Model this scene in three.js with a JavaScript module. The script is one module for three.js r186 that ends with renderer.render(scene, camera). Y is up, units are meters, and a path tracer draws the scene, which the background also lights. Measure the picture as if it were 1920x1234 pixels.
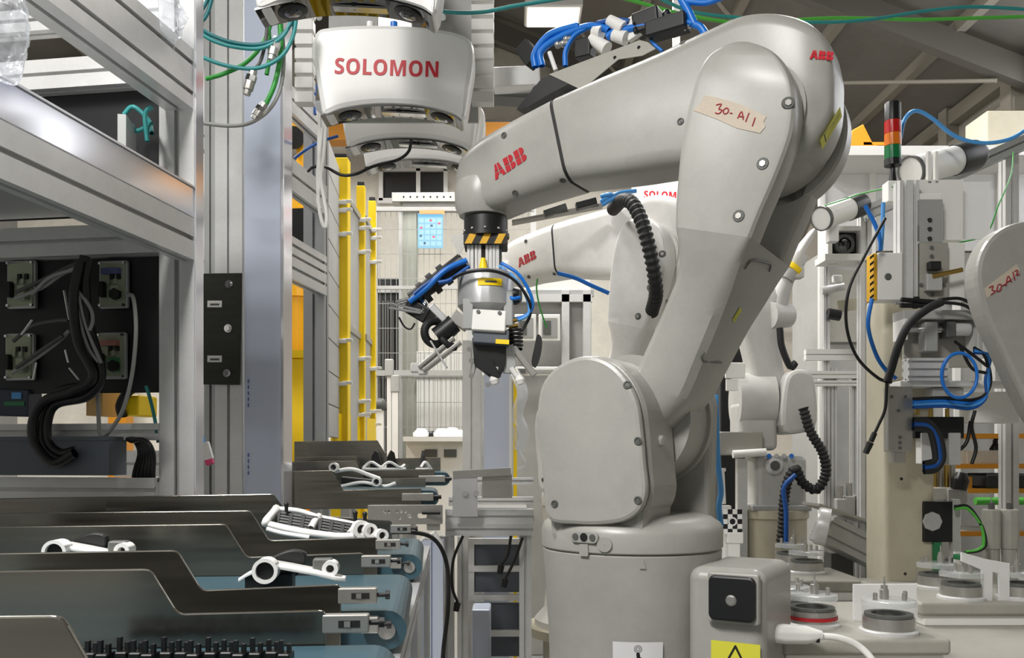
import * as THREE from 'three';
import { mergeGeometries, mergeVertices, toCreasedNormals } from 'three/addons/utils/BufferGeometryUtils.js';
import { RoundedBoxGeometry } from 'three/addons/geometries/RoundedBoxGeometry.js';
import { RectAreaLightUniformsLib } from 'three/addons/lights/RectAreaLightUniformsLib.js';
import { FontLoader } from 'three/addons/loaders/FontLoader.js';
import { TextGeometry } from 'three/addons/geometries/TextGeometry.js';

// ---------------------------------------------------------------- camera, light, exposure
const F = 1700, CX = 960, HZ = 850, EYE = 1.35;           // focal length and horizon in pixels of the 1920 x 1234 frame
const scene = new THREE.Scene();
scene.background = new THREE.Color(0x0b0c0e);
const camera = new THREE.PerspectiveCamera(2 * Math.atan(617 / F) * 180 / Math.PI, 1920 / 1234, 0.05, 80);
camera.position.set(0, EYE, 0);
camera.lookAt(0, EYE, -1);
camera.setViewOffset(1920, 1234, 0, 617 - HZ, 1920, 1234);
const renderer = new THREE.WebGLRenderer({ antialias: true });
renderer.toneMapping = THREE.LinearToneMapping;
renderer.toneMappingExposure = 1.0;
renderer.shadowMap.enabled = true;
renderer.shadowMap.type = THREE.PCFSoftShadowMap;
RectAreaLightUniformsLib.init();
// high-bay fittings, some of them unseen fill lamps added for brightness: [x, y, z, width, length, intensity, what it hangs over]
const LAMPS = [
  [-1.7, 5.2, 1.5, 0.6, 1.8, 98, 'over the aisle before the cabinets, unseen and added as front fill'],  // added fill from behind the camera for faces turned towards it
  [-0.88, 2.95, -1.15, 0.2, 0.8, 70, 'low over the conveyor ends beside the cabinet, unseen and added to brighten it'],  // invented lamp, hung close to lift the left posts above the robot
  [-3.2, 5.2, -4.4, 0.5, 1.8, 50, 'over the aluminium cabinets'],
  [-3.3, 5.4, -7.2, 0.5, 1.8, 48, 'over the yellow fence'],
  [0.38, 5.4, -8.43, 0.47, 0.36, 150, 'beyond the second robot'],
  [-0.5, 5.4, -4.9, 0.5, 1.8, 66, 'over the scanner row'],
  [2.1, 4.9, -5.6, 0.5, 1.6, 26, 'over the rear robot, unseen and added to light the cabinet fronts'],  // added lamp, placed so the cabinet fronts catch light from the right
];

// ---------------------------------------------------------------- helpers
const V = (x, y, z) => new THREE.Vector3(x, y, z);
const P = (px, py, d) => V((px - CX) / F * d, EYE + (HZ - py) / F * d, -d);     // the point at depth d that stands there
let seed = 7; const rnd = () => (seed = (seed * 16807) % 2147483647) / 2147483647;
const taken = new Map();
function numbered(n) { const k = taken.get(n) || 0; taken.set(n, k + 1); return k ? n + '_' + String(k).padStart(3, '0') : n; }
function boxUV(g) {
  if (g.index) { const u = g.userData; g = g.toNonIndexed(); g.userData = u; }
  const p = g.attributes.position, n = g.attributes.normal, uv = new Float32Array(p.count * 2);
  for (let i = 0; i < p.count; i += 3) {
    const ax = Math.abs(n.getX(i) + n.getX(i + 1) + n.getX(i + 2)), ay = Math.abs(n.getY(i) + n.getY(i + 1) + n.getY(i + 2)), az = Math.abs(n.getZ(i) + n.getZ(i + 1) + n.getZ(i + 2));
    for (let j = i; j < i + 3; j++) {
      const x = p.getX(j), y = p.getY(j), z = p.getZ(j);
      if (ax > ay && ax > az) { uv[2 * j] = z; uv[2 * j + 1] = y; } else if (ay > az) { uv[2 * j] = x; uv[2 * j + 1] = z; } else { uv[2 * j] = x; uv[2 * j + 1] = y; }
    }
  }
  g.setAttribute('uv', new THREE.BufferAttribute(uv, 2));
  return g;
}
const flat = g => { const r = g.index ? g.toNonIndexed() : g; for (const k of Object.keys(r.attributes)) if (!['position', 'normal', 'uv'].includes(k)) r.deleteAttribute(k); if (!r.attributes.uv) r.setAttribute('uv', new THREE.BufferAttribute(new Float32Array(r.attributes.position.count * 2), 2)); return r; };
const merge = list => { list = list.flat(9); return list.length === 1 ? list[0] : mergeGeometries(list.map(flat)); };
function shadowed(m) { m.castShadow = m.receiveShadow = true; return m; }
function thing(name, label, category, at = V(0, 0, 0), group, turn = 0) {
  const o = new THREE.Group(); o.name = numbered(name); o.position.copy(at); o.rotation.y = turn; scene.add(o);
  o.userData = { label, category }; if (group) o.userData.group = group;
  return o;
}
// part: geometry given in world coordinates; lpart: in the thing's own
function part(name, geo, mat, parent, label) {
  const g = boxUVif(merge([geo]));
  let off = V(0, 0, 0); for (let q = parent; q && q !== scene; q = q.parent) off.add(q.position);
  g.translate(-off.x, -off.y, -off.z);
  const m = shadowed(new THREE.Mesh(g, mat)); m.name = name; if (label) m.userData.label = label; parent.add(m); return m;
}
function lpart(name, geo, mat, parent, label) {
  const m = shadowed(new THREE.Mesh(boxUVif(merge([geo])), mat)); m.name = name; if (label) m.userData.label = label; parent.add(m); return m;
}
const boxUVif = g => g.userData && g.userData.keepUV ? g : boxUV(g);
function single(name, label, category, geo, mat, group) {
  const g = boxUVif(merge([geo])); g.computeBoundingBox(); const c = g.boundingBox.getCenter(V()); c.y = g.boundingBox.min.y;
  g.translate(-c.x, -c.y, -c.z);
  const m = shadowed(new THREE.Mesh(g, mat)); m.name = numbered(name); m.position.copy(c); m.userData = { label, category }; if (group) m.userData.group = group;
  scene.add(m); return m;
}
function struct(name, geo, mat, label) {
  const m = shadowed(new THREE.Mesh(boxUVif(merge([geo])), mat)); m.name = name; m.userData = { kind: 'structure', label, category: name.split('_')[0] }; scene.add(m); return m;
}
function copyOf(o, at, label, turn, group) { const c = o.clone(); c.name = numbered(o.name.replace(/_\d{3}$/, '')); c.userData = { ...o.userData }; c.position.copy(at); if (turn !== undefined) c.rotation.y = turn; if (label) c.userData.label = label; if (group) c.userData.group = group; scene.add(c); return c; }
// geometries
const bx = (c, w, h, d, ry = 0, r = 0) => { const g = r ? new RoundedBoxGeometry(w, h, d, 2, Math.min(r, w / 2.01, h / 2.01, d / 2.01)) : new THREE.BoxGeometry(w, h, d); if (ry) g.rotateY(ry); return g.translate(c.x, c.y, c.z); };
function frameAB(A, B, up) { const z = B.clone().sub(A).normalize(); let u = (up || V(0, 1, 0)).clone(); if (Math.abs(u.dot(z)) > 0.98) u = V(0, 0, 1); const x = u.clone().cross(z).normalize(); const y = z.clone().cross(x); return { x, y, z }; }
function place(g, A, B, up) { const f = frameAB(A, B, up); return g.applyMatrix4(new THREE.Matrix4().makeBasis(f.x, f.y, f.z).setPosition(A)); }
const obox = (A, B, w, h, up, r = 0) => { const L = A.distanceTo(B); const g = r ? new RoundedBoxGeometry(w, h, L, 2, Math.min(r, w / 2.01, h / 2.01, L / 2.01)) : new THREE.BoxGeometry(w, h, L); g.translate(0, 0, L / 2); return place(g, A, B, up); };
const cyl = (A, B, r1, r2 = r1, seg = 24, open = false) => { const L = A.distanceTo(B); const g = new THREE.CylinderGeometry(r2, r1, L, seg, 1, open); g.rotateX(Math.PI / 2); g.translate(0, 0, L / 2); return place(g, A, B); };
const ball = (c, r, seg = 16) => new THREE.SphereGeometry(r, seg, Math.max(8, seg * 0.6 | 0)).translate(c.x, c.y, c.z);
const lathe = (pts, A = V(0, 0, 0), dir = V(0, 1, 0), seg = 48) => { const g = toCreasedNormals(new THREE.LatheGeometry(pts.map(p => new THREE.Vector2(p[0], p[1])), seg), 0.7); g.applyQuaternion(new THREE.Quaternion().setFromUnitVectors(V(0, 1, 0), dir.clone().normalize())); return g.translate(A.x, A.y, A.z); };
function tube(pts, r, seg, rad = 8, tension = 0.5) { const c = new THREE.CatmullRomCurve3(pts, false, 'catmullrom', tension); return new THREE.TubeGeometry(c, seg || Math.max(8, pts.length * 8), r, rad, false); }
function ribTube(pts, r, pitch = 0.012, depth = 0.2) {               // corrugated conduit
  const c = new THREE.CatmullRomCurve3(pts), L = c.getLength(), n = Math.round(L / pitch) * 4, g = new THREE.TubeGeometry(c, n, r, 14, false), p = g.attributes.position;
  for (let i = 0; i <= n; i++) { const o = c.getPointAt(i / n), k = (i % 4 < 2) ? 1 : 1 - depth; for (let j = 0; j <= 14; j++) { const q = i * 15 + j; p.setXYZ(q, o.x + (p.getX(q) - o.x) * k, o.y + (p.getY(q) - o.y) * k, o.z + (p.getZ(q) - o.z) * k); } }
  g.computeVertexNormals(); return g;
}
function poly(pts, depth, bevel = 0, holes = []) {                   // 2D outline [[x,y]..] extruded along +z
  const s = new THREE.Shape(pts.map(p => new THREE.Vector2(p[0], p[1])));
  for (const h of holes) s.holes.push(new THREE.Path(h.map(p => new THREE.Vector2(p[0], p[1]))));
  return new THREE.ExtrudeGeometry(s, { depth: depth - 2 * bevel, bevelEnabled: bevel > 0, bevelThickness: bevel, bevelSize: bevel, bevelOffset: -bevel, bevelSegments: 2, curveSegments: 8 }).translate(0, 0, bevel);
}
function smooth2(pts, n = 6) { const c = new THREE.CatmullRomCurve3(pts.map(p => V(p[0], p[1], 0)), true, 'centripetal'); return c.getPoints(pts.length * n).slice(0, -1).map(v => [v.x, v.y]); }
const circ = (x, y, r, n = 16) => Array.from({ length: n }, (_, i) => [x + r * Math.cos(i / n * 2 * Math.PI), y + r * Math.sin(i / n * 2 * Math.PI)]);
const rrect = (x0, y0, x1, y1, r, n = 4) => { const o = []; [[x1 - r, y1 - r, 0], [x0 + r, y1 - r, 1], [x0 + r, y0 + r, 2], [x1 - r, y0 + r, 3]].forEach(([x, y, k]) => { for (let i = 0; i <= n; i++) { const a = (k + i / n) * Math.PI / 2; o.push([x + r * Math.cos(a), y + r * Math.sin(a)]); } }); return o; };
// a loft through rings of equal length
function loft(rings, crease = 0.9, caps = true) {
  const m = rings[0].length, pos = [], idx = [];
  rings.forEach(r => r.forEach(p => pos.push(p.x, p.y, p.z)));
  for (let i = 0; i < rings.length - 1; i++) for (let j = 0; j < m; j++) { const a = i * m + j, b = i * m + (j + 1) % m, c = a + m, d = b + m; idx.push(a, b, d, a, d, c); }
  if (caps) for (const [i, flip] of [[0, 1], [rings.length - 1, 0]]) { const c = V(0, 0, 0); rings[i].forEach(p => c.add(p)); c.divideScalar(m); const k = pos.length / 3; pos.push(c.x, c.y, c.z); for (let j = 0; j < m; j++) { const a = i * m + j, b = i * m + (j + 1) % m; flip ? idx.push(k, b, a) : idx.push(k, a, b); } }
  let g = new THREE.BufferGeometry(); g.setAttribute('position', new THREE.Float32BufferAttribute(pos, 3)); g.setIndex(idx);
  // orient outwards
  let vol = 0; const A = V(), B = V(), C = V(); for (let i = 0; i < idx.length; i += 3) { A.fromArray(pos, idx[i] * 3); B.fromArray(pos, idx[i + 1] * 3); C.fromArray(pos, idx[i + 2] * 3); vol += A.dot(B.cross(C)); }
  if (vol < 0) { for (let i = 0; i < idx.length; i += 3) { const t = idx[i]; idx[i] = idx[i + 1]; idx[i + 1] = t; } g.setIndex(idx); }
  g.computeVertexNormals(); return toCreasedNormals(g, crease);
}
const refine = (rings, n = 4) => { const cs = rings[0].map((_, j) => new THREE.CatmullRomCurve3(rings.map(r => r[j]), false, 'centripetal')), o = []; const N = (rings.length - 1) * n; for (let i = 0; i <= N; i++) o.push(cs.map(c => c.getPoint(i / N))); return o; };
// rounded-rectangle ring spanned by L->R (any direction) and the z axis from z0 to z1
function rring(L, R, z0, z1, r, n = 3) {
  const w = Math.hypot(R[0] - L[0], R[1] - L[1]), ux = (R[0] - L[0]) / w, uy = (R[1] - L[1]) / w; r = Math.min(r, w * 0.49, Math.abs(z1 - z0) * 0.49);
  return rrect(0, Math.min(z0, z1), w, Math.max(z0, z1), r, n).map(([a, z]) => V(L[0] + ux * a, L[1] + uy * a, z));
}
// T-slot extrusion: outline of a w x h aluminium profile, nw slots on the w faces, nh on the h faces
function slotOutline(w, h, nw, nh, s = 0.01, dp = 0.011) {
  const o = [];
  const side = (x0, y0, dx, dy, len, n, ix, iy) => {   // walk a face, cutting T slots inwards
    o.push([x0, y0]);
    for (let k = 0; k < n; k++) {
      const c = len * (k + 0.5) / n, a = c - s / 2, b = c + s / 2, t = s * 0.35, lip = dp * 0.35;
      const q = (u, v) => o.push([x0 + dx * u + ix * v, y0 + dy * u + iy * v]);
      q(a, 0); q(a, lip); q(a - t, lip); q(a - t, dp); q(b + t, dp); q(b + t, lip); q(b, lip); q(b, 0);
    }
  };
  side(-w / 2, -h / 2, 1, 0, w, nw, 0, 1); side(w / 2, -h / 2, 0, 1, h, nh, -1, 0); side(w / 2, h / 2, -1, 0, w, nw, 0, -1); side(-w / 2, h / 2, 0, -1, h, nh, 1, 0);
  return o;
}
function extrusion(A, B, w, h, nw = 1, nh = 1, up, s, dp) { const L = A.distanceTo(B); return place(poly(slotOutline(w, h, nw, nh, s, dp), L), A, B, up); }
const font = await new FontLoader().loadAsync('fonts/droid/droid_sans_bold.typeface.json');
function textGeo(str, size, depth) { const g = new TextGeometry(str, { font, size, depth, curveSegments: 6, bevelEnabled: false }); g.computeBoundingBox(); const b = g.boundingBox; g.translate(-(b.min.x + b.max.x) / 2, -(b.min.y + b.max.y) / 2, 0); return g; }
const basis = (g, o, x, y) => { const z = x.clone().cross(y); return g.applyMatrix4(new THREE.Matrix4().makeBasis(x, y, z).setPosition(o)); };

// ---------------------------------------------------------------- materials
function noiseTex(w, h, fn, srgb) { const d = new Uint8Array(w * h * 4); for (let y = 0; y < h; y++) for (let x = 0; x < w; x++) { const c = fn(x, y), i = (y * w + x) * 4; d[i] = c[0]; d[i + 1] = c[1]; d[i + 2] = c[2]; d[i + 3] = 255; } const t = new THREE.DataTexture(d, w, h); t.wrapS = t.wrapT = THREE.RepeatWrapping; t.magFilter = THREE.LinearFilter; t.minFilter = THREE.LinearMipmapLinearFilter; t.generateMipmaps = true; if (srgb) t.colorSpace = THREE.SRGBColorSpace; t.needsUpdate = true; return t; }
const grid = (n) => { const a = new Float32Array(n * n); for (let i = 0; i < n * n; i++) a[i] = rnd(); return (x, y) => { x = ((x % n) + n) % n; y = ((y % n) + n) % n; const i = Math.floor(x), j = Math.floor(y), u = x - i, v = y - j, s = t => t * t * (3 - 2 * t), q = (a1, b1) => a[((j + b1) % n) * n + (i + a1) % n]; return (q(0, 0) * (1 - s(u)) + q(1, 0) * s(u)) * (1 - s(v)) + (q(0, 1) * (1 - s(u)) + q(1, 1) * s(u)) * s(v); }; };
const n8 = grid(8), n32 = grid(32), n128 = grid(128);
const soft = (x, y, S) => 0.5 * n8(x / S * 8, y / S * 8) + 0.3 * n32(x / S * 32, y / S * 32) + 0.2 * n128(x / S * 128, y / S * 128);
const smudgeTex = noiseTex(512, 512, (x, y) => { const v = 205 + 50 * soft(x, y, 512); return [v, v, v]; });
const brushTex = noiseTex(512, 512, (x, y) => { const v = 190 + 40 * n128(x / 512 * 4, y / 512 * 128) + 25 * n8(x / 512 * 8, y / 512 * 8); return [v, v, v]; });
const brushRough = noiseTex(512, 512, (x, y) => { const v = 90 + 60 * n128(x / 512 * 8, y / 512 * 128) + 70 * n32(x / 64, y / 64) * n8(x / 64, y / 64); return [v, v, v]; });
const speckTex = noiseTex(512, 512, (x, y) => { const v = 190 + 45 * soft(x, y, 512) + 20 * rnd(); return [v, v, v]; });
function mat(hex, rough = 0.5, metal = 0, extra = {}) { return new THREE.MeshPhysicalMaterial({ color: hex, roughness: rough, metalness: metal, ...extra }); }
const M = {
  robot: mat(0xa8a7a1, 0.36, 0, { map: smudgeTex, clearcoat: 0.15, clearcoatRoughness: 0.3 }),  // robot paint greyed; the dimness of the right side is in the colour
  robotLit: mat(0xeceae6, 0.4, 0, { map: smudgeTex }),  // same robot paint, lighter copy standing for stronger light
  cover: mat(0xf1f0ee, 0.32, 0),
  alu: mat(0xe0e0df, 0.34, 0.25, { map: smudgeTex }),
  aluDark: mat(0xb0b1b0, 0.4, 0.35),
  aluBright: mat(0xe2e2e4, 0.22, 0.5),
  steel: mat(0x8f8c83, 0.42, 0.95, { map: brushTex, roughnessMap: brushRough }),
  steelPlain: mat(0xbab8b3, 0.36, 0.75, { map: smudgeTex }),
  chrome: mat(0xd8d8d8, 0.14, 1),
  black: mat(0x141516, 0.42),
  rubber: mat(0x1a1b1c, 0.6),
  hallWhite: mat(0x9c9c9a, 0.85, 0, { map: smudgeTex }), girderDark: mat(0x5e5b55, 0.65), drum: mat(0xc4c5c6, 0.36, 0.4, { map: smudgeTex }),
  darkPlate: mat(0x43443f, 0.35, 0.8, { map: brushTex }),
  darkPanel: mat(0x1d1e20, 0.45, 0.2),
  bluegrey: mat(0xc8d0e2, 0.3, 0.1),
  duct: mat(0x596069, 0.55),
  white: mat(0xe9e8e4, 0.45),
  whiteGloss: mat(0xf2f1ee, 0.2),
  offwhite: mat(0xa8a59c, 0.5, 0, { map: smudgeTex }),  // off-white darkened, dimness of the right side put into the tone
  cream: mat(0xcbc4ae, 0.55, 0, { map: smudgeTex }),  // cream toned down too, carrying some of the right-hand dimness
  wall: mat(0xeae5d8, 0.85, 0, { map: smudgeTex }),
  wallGrey: mat(0xb9b9b6, 0.6, 0, { map: smudgeTex }),
  yellow: mat(0xffd800, 0.45),
  amber: mat(0xca8410, 0.5),
  robotYellow: mat(0xf3b30a, 0.4),
  teal: mat(0x2f8f8f, 0.4), tealDark: mat(0x1c6f75, 0.4), green: mat(0x2f9a3a, 0.4), greenBright: mat(0x55b542, 0.4),
  blue: mat(0x1673d2, 0.35), blueDark: mat(0x0f4f9e, 0.35), blueLight: mat(0x4f9ce0, 0.35), greyCable: mat(0x9b9c99, 0.45), greyDark: mat(0x555653, 0.5),
  belt: mat(0x35535f, 0.34, 0, { map: smudgeTex }),
  red: mat(0xd0142a, 0.45), redDark: mat(0xb01423, 0.5), ink: mat(0x9c2030, 0.6), inkBlack: mat(0x151515, 0.6),
  tape: mat(0xcfc2b0, 0.7, 0, { map: speckTex }),
  lemon: mat(0xd8d43a, 0.5), hazardYellow: mat(0xd9a514, 0.5),
  pcb: mat(0xa9b096, 0.6, 0, { map: speckTex }), pcbGreen: mat(0x2d7a4c, 0.5), brass: mat(0xb89a55, 0.3, 0.9),
  floor: mat(0x8d8f8c, 0.5, 0, { map: speckTex }),
  roof: mat(0x7d7a74, 0.7, 0.1, { map: smudgeTex }), roofDark: mat(0x4d4d4a, 0.75), girder: mat(0x8f8a7f, 0.6),
  glassDark: mat(0x0d1413, 0.3), lens: mat(0x0c0d10, 0.06, 0, { clearcoat: 1 }),
  acrylic: mat(0xffffff, 0.05, 0, { transmission: 1, thickness: 0, ior: 1.49, transparent: true }),
  frosted: mat(0xf4f4f4, 0.4, 0, { transmission: 0.45, thickness: 0 }),
  film: mat(0xf3f5f8, 0.18, 0, { transmission: 0.82, thickness: 0 }),
  windowGlow: mat(0xffffff, 0.5, 0, { emissive: 0xf2f6ff, emissiveIntensity: 1.4 }),
  lampGlow: mat(0xffffff, 0.6, 0, { emissive: 0xfff4e2, emissiveIntensity: 3 }),
};

// ---------------------------------------------------------------- the hall
const ZB = -11, ZF = 4, XL = -6, XR = 4.2, RX = -1, RY = 6.7, EL = 5.6, ER = 4.6, TH = 0.2;
struct('floor', bx(V((XL + XR) / 2, -TH / 2, (ZB + ZF) / 2), XR - XL + 2 * TH, TH, ZF - ZB + 2 * TH), M.floor, 'grey sealed concrete factory floor');
const gable = [[XL - TH, 0], [XR + TH, 0], [XR + TH, ER], [RX, RY], [XL - TH, EL]];
struct('wall_back', poly(gable, TH).translate(0, 0, ZB - TH), M.wall, 'cream painted end wall of the hall');
struct('wall_front', poly(gable, TH).translate(0, 0, ZF), M.hallWhite, 'pale painted hall wall');
struct('wall_left', bx(V(XL - TH / 2, EL / 2, (ZB + ZF) / 2), TH, EL, ZF - ZB), M.hallWhite, 'pale painted side wall of the hall');
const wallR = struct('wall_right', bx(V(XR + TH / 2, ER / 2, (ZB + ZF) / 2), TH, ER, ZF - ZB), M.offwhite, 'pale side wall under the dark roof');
for (const y of [3.25, 3.75, 4.2, 4.5]) part('girt', bx(V(XR - 0.05, y, (ZB - 7.4) / 2), 0.1, 0.13, -7.4 - ZB), M.girder, wallR);
for (const z of [-10, -8.6, -7.5]) part('wall_post', bx(V(XR - 0.06, ER / 2, z), 0.12, ER, 0.16), M.girder, wallR);
for (const [y, h] of [[3.5, 0.36], [3.98, 0.3]]) for (let z = -9.9; z < -7.4; z += 1.4) part('louvre_pane', bx(V(XR - 0.01, y, z + 0.6), 0.03, h, 1.2), M.roofDark, wallR, 'dark louvre panel');
// daylit strip windows in the side wall, beyond the right edge of the view
for (let k = 0; k < 3; k++) {
  const z = -6.75 + k * 1.4, w = struct('window_' + (k + 2), merge([bx(V(XR - 0.03, 2.95, z), 0.1, 0.06, 0.9), bx(V(XR - 0.03, 4.45, z), 0.1, 0.06, 0.9), bx(V(XR - 0.03, 3.7, z - 0.45), 0.1, 1.5, 0.06), bx(V(XR - 0.03, 3.7, z + 0.45), 0.1, 1.5, 0.06)]), M.white, 'tall daylit window in the side wall');
  part('window_pane', bx(V(XR - 0.07, 3.7, z), 0.01, 1.44, 0.84), M.windowGlow, w, 'bright frosted window pane');
  const a = new THREE.RectAreaLight(0xf2f6ff, 1.6, 0.8, 1.4); a.position.set(XR - 0.09, 3.7, z); a.rotation.y = Math.PI / 2; a.name = 'window_light'; scene.add(a);
}
// corrugated roof: two slopes, each a folded sheet on purlins and rafters
function roofSlope(x0, y0, x1, y1, name, label) {
  const L = Math.hypot(x1 - x0, y1 - y0), n = 60, st = (ZF - ZB + 2 * TH) / n, top = [], bot = [];
  for (let i = 0; i < n; i++) { const a = i * st; top.push([a, 0], [a + st * 0.5, 0], [a + st * 0.6, 0.045], [a + st * 0.9, 0.045]); }
  top.push([n * st, 0]); bot.push([n * st, 0.1], [0, 0.1]);
  const g = poly(top.concat(bot), L);
  const A = V(x0, y0, ZF + TH), B = V(x1, y1, ZF + TH), z = B.clone().sub(A).normalize(), x = V(0, 0, -1), y = z.clone().cross(x);
  if (y.y < 0) { g.scale(1, 1, 1); }
  g.applyMatrix4(new THREE.Matrix4().makeBasis(x, y, z).setPosition(A));
  const r = struct(name, g, M.roof, label);
  const down = y.clone().multiplyScalar(y.y > 0 ? -1 : 1);
  for (let k = 1; k < 7; k++) { const c = A.clone().lerp(B, k / 7).addScaledVector(down, 0.1); part('purlin', obox(V(c.x, c.y, ZF), V(c.x, c.y, ZB), 0.08, 0.16), M.girder, r); }
  for (let k = 0; k < 4; k++) { const zz = -10.2 + k * 2.9, o = down.clone().multiplyScalar(0.28); part('rafter', obox(V(x0, y0, zz).add(o), V(x1, y1, zz).add(o), 0.1, 0.2), M.girderDark, r, 'dark steel roof beam'); }
  return r;
}
const roofR = roofSlope(XR + TH, ER, RX, RY, 'ceiling_right', 'corrugated roof slope with dark steel beams');
roofSlope(RX, RY, XL - TH, EL, 'ceiling_left', 'corrugated roof slope on the cabinet side');
// wind braces under the roof
for (const [a, b] of [[V(3.9, 4.35, -10), V(1.4, 5.3, -7.3)], [V(3.9, 4.35, -7.3), V(1.2, 5.4, -10)], [V(1.4, 5.3, -10.1), V(-0.6, 6.1, -7.3)]]) part('brace_rod', cyl(a, b, 0.018, 0.018, 8), M.girder, roofR);
part('lattice_post', obox(V(3.3, 4.55, -8.9), V(3.0, 2.9, -10.9), 0.07, 0.07), M.girder, roofR);
part('lattice_post', obox(V(2.35, 4.9, -10.0), V(2.25, 3.8, -10.2), 0.04, 0.04), M.girder, roofR);
// lamps: housing, glowing face and the light just below it
for (const [x, y, z, w, l, I, where] of LAMPS) {
  const t = thing('ceiling_lamp', 'long white high-bay lamp hanging ' + where, 'lamp', V(x, y, z), 'high-bay lamps');
  lpart('housing', bx(V(0, 0.05, 0), w + 0.06, 0.09, l + 0.06, 0, 0.02), M.white, t);
  lpart('lamp_face', bx(V(0, 0.002, 0), w, 0.01, l), M.lampGlow, t);
  const roofY = x > RX ? RY + (ER - RY) * (x - RX) / (XR - RX) : RY + (EL - RY) * (RX - x) / (RX - XL);
  for (const s of [-1, 1]) lpart('hanger_rod', cyl(V(0, 0.09, s * l * 0.35), V(0, roofY - y - 0.02, s * l * 0.35), 0.01, 0.01, 8), M.greyDark, t);
  const a = new THREE.RectAreaLight(0xfffdfa, I, w, l); a.position.set(x, y - 0.012, z); a.rotation.x = -Math.PI / 2; a.name = 'lamp_light'; scene.add(a);
}

// ---------------------------------------------------------------- the large welding-type robot, built about its own axes (X runs back along the arm, Z towards its cover side)
const BETA = Math.PI / 6, RB = V((1184 - CX) / F * 2.6, 0, -2.6);
const robot = thing('industrial_robot', 'large six-axis robot arm, dimness painted into its grey tone, with handwritten tape on its elbow cap', 'robot arm', RB, 'six-axis robot arms', -BETA);
const EXR = V(Math.cos(BETA), 0, Math.sin(BETA)), EZR = V(-Math.sin(BETA), 0, Math.cos(BETA));
const ray = (px, py) => V((px - CX) / F, (HZ - py) / F, -1);
function RL(px, py, Z) { const d = ray(px, py), t = (Z + RB.dot(EZR)) / d.dot(EZR), w = d.multiplyScalar(t); return [w.x * EXR.x + w.z * EXR.z - RB.dot(EXR), EYE + w.y]; }
const RW = (x, y, z) => RB.clone().addScaledVector(EXR, x).addScaledVector(EZR, z).add(V(0, y, 0));   // robot -> world
const rc = new THREE.Raycaster();
function stick(px, py, target) {   // where the line of sight meets a thing: point and normal in that thing's own axes
  scene.updateMatrixWorld(true); rc.set(V(0, EYE, 0), ray(px, py).normalize());
  const h = rc.intersectObject(target, true)[0]; if (!h) { console.log('no hit', px, py); return null; }
  const n = h.face.normal.clone().transformDirection(h.object.matrixWorld); let g = target; while (g.parent !== scene) g = g.parent;
  const p = g.worldToLocal(h.point.clone()); n.transformDirection(g.matrixWorld.clone().invert());
  return { p, n };
}
// put a flat piece (in x,y, facing +z) on a spot; roll turns it in its plane, lift raises it
function onSpot(g, s, roll = 0, lift = 0.0005) { const z = s.n.clone().normalize(), x = V(0, 1, 0).cross(z).normalize(), y = z.clone().cross(x); g.rotateZ(roll); return g.applyMatrix4(new THREE.Matrix4().makeBasis(x, y, z).setPosition(s.p.clone().addScaledVector(z, lift))); }
function abbLogo(h, depth) {       // three letters, each cut by one vertical and one horizontal gap
  const g = 0.035, q = [], add = pts => q.push(poly(pts, depth / h));
  const halves = (pts) => { for (const [a, b] of [[0, 0.46 - g], [0.46 + g, 1]]) { const o = clipY(pts, a, b); if (o.length > 2) add(o); } };
  const clipY = (pts, y0, y1) => { let o = pts; for (const [s, y] of [[1, y0], [-1, y1]]) { const r = []; for (let i = 0; i < o.length; i++) { const a = o[i], b = o[(i + 1) % o.length], da = s * (a[1] - y), db = s * (b[1] - y); if (da >= 0) r.push(a); if (da * db < 0) { const t = da / (da - db); r.push([a[0] + (b[0] - a[0]) * t, a[1] + (b[1] - a[1]) * t]); } } o = r; } return o; };
  halves([[0, 0], [0.26, 0], [0.33, 0.22], [0.46 - g, 0.22], [0.46 - g, 1], [0.3, 1]]);
  halves([[0.46 + g, 0.22], [0.6, 0.22], [0.67, 0], [0.93, 0], [0.63, 1], [0.46 + g, 1]]);
  for (const x of [1.0, 1.9]) {
    halves([[x, 0], [x + 0.4 - g, 0], [x + 0.4 - g, 1], [x, 1]]);
    const bump = []; for (let i = 0; i <= 8; i++) { const a = -Math.PI / 2 + i / 8 * Math.PI; bump.push([x + 0.58 + 0.23 * Math.cos(a), 0.235 + 0.235 * Math.sin(a)]); } for (let i = 0; i <= 8; i++) { const a = -Math.PI / 2 + i / 8 * Math.PI; bump.push([x + 0.54 + 0.22 * Math.cos(a), 0.745 + 0.255 * Math.sin(a)]); }
    halves([[x + 0.4 + g, 0], ...bump, [x + 0.4 + g, 1]]);
  }
  return merge(q).translate(-1.37, -0.5, 0).scale(h, h, h);
}
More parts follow.
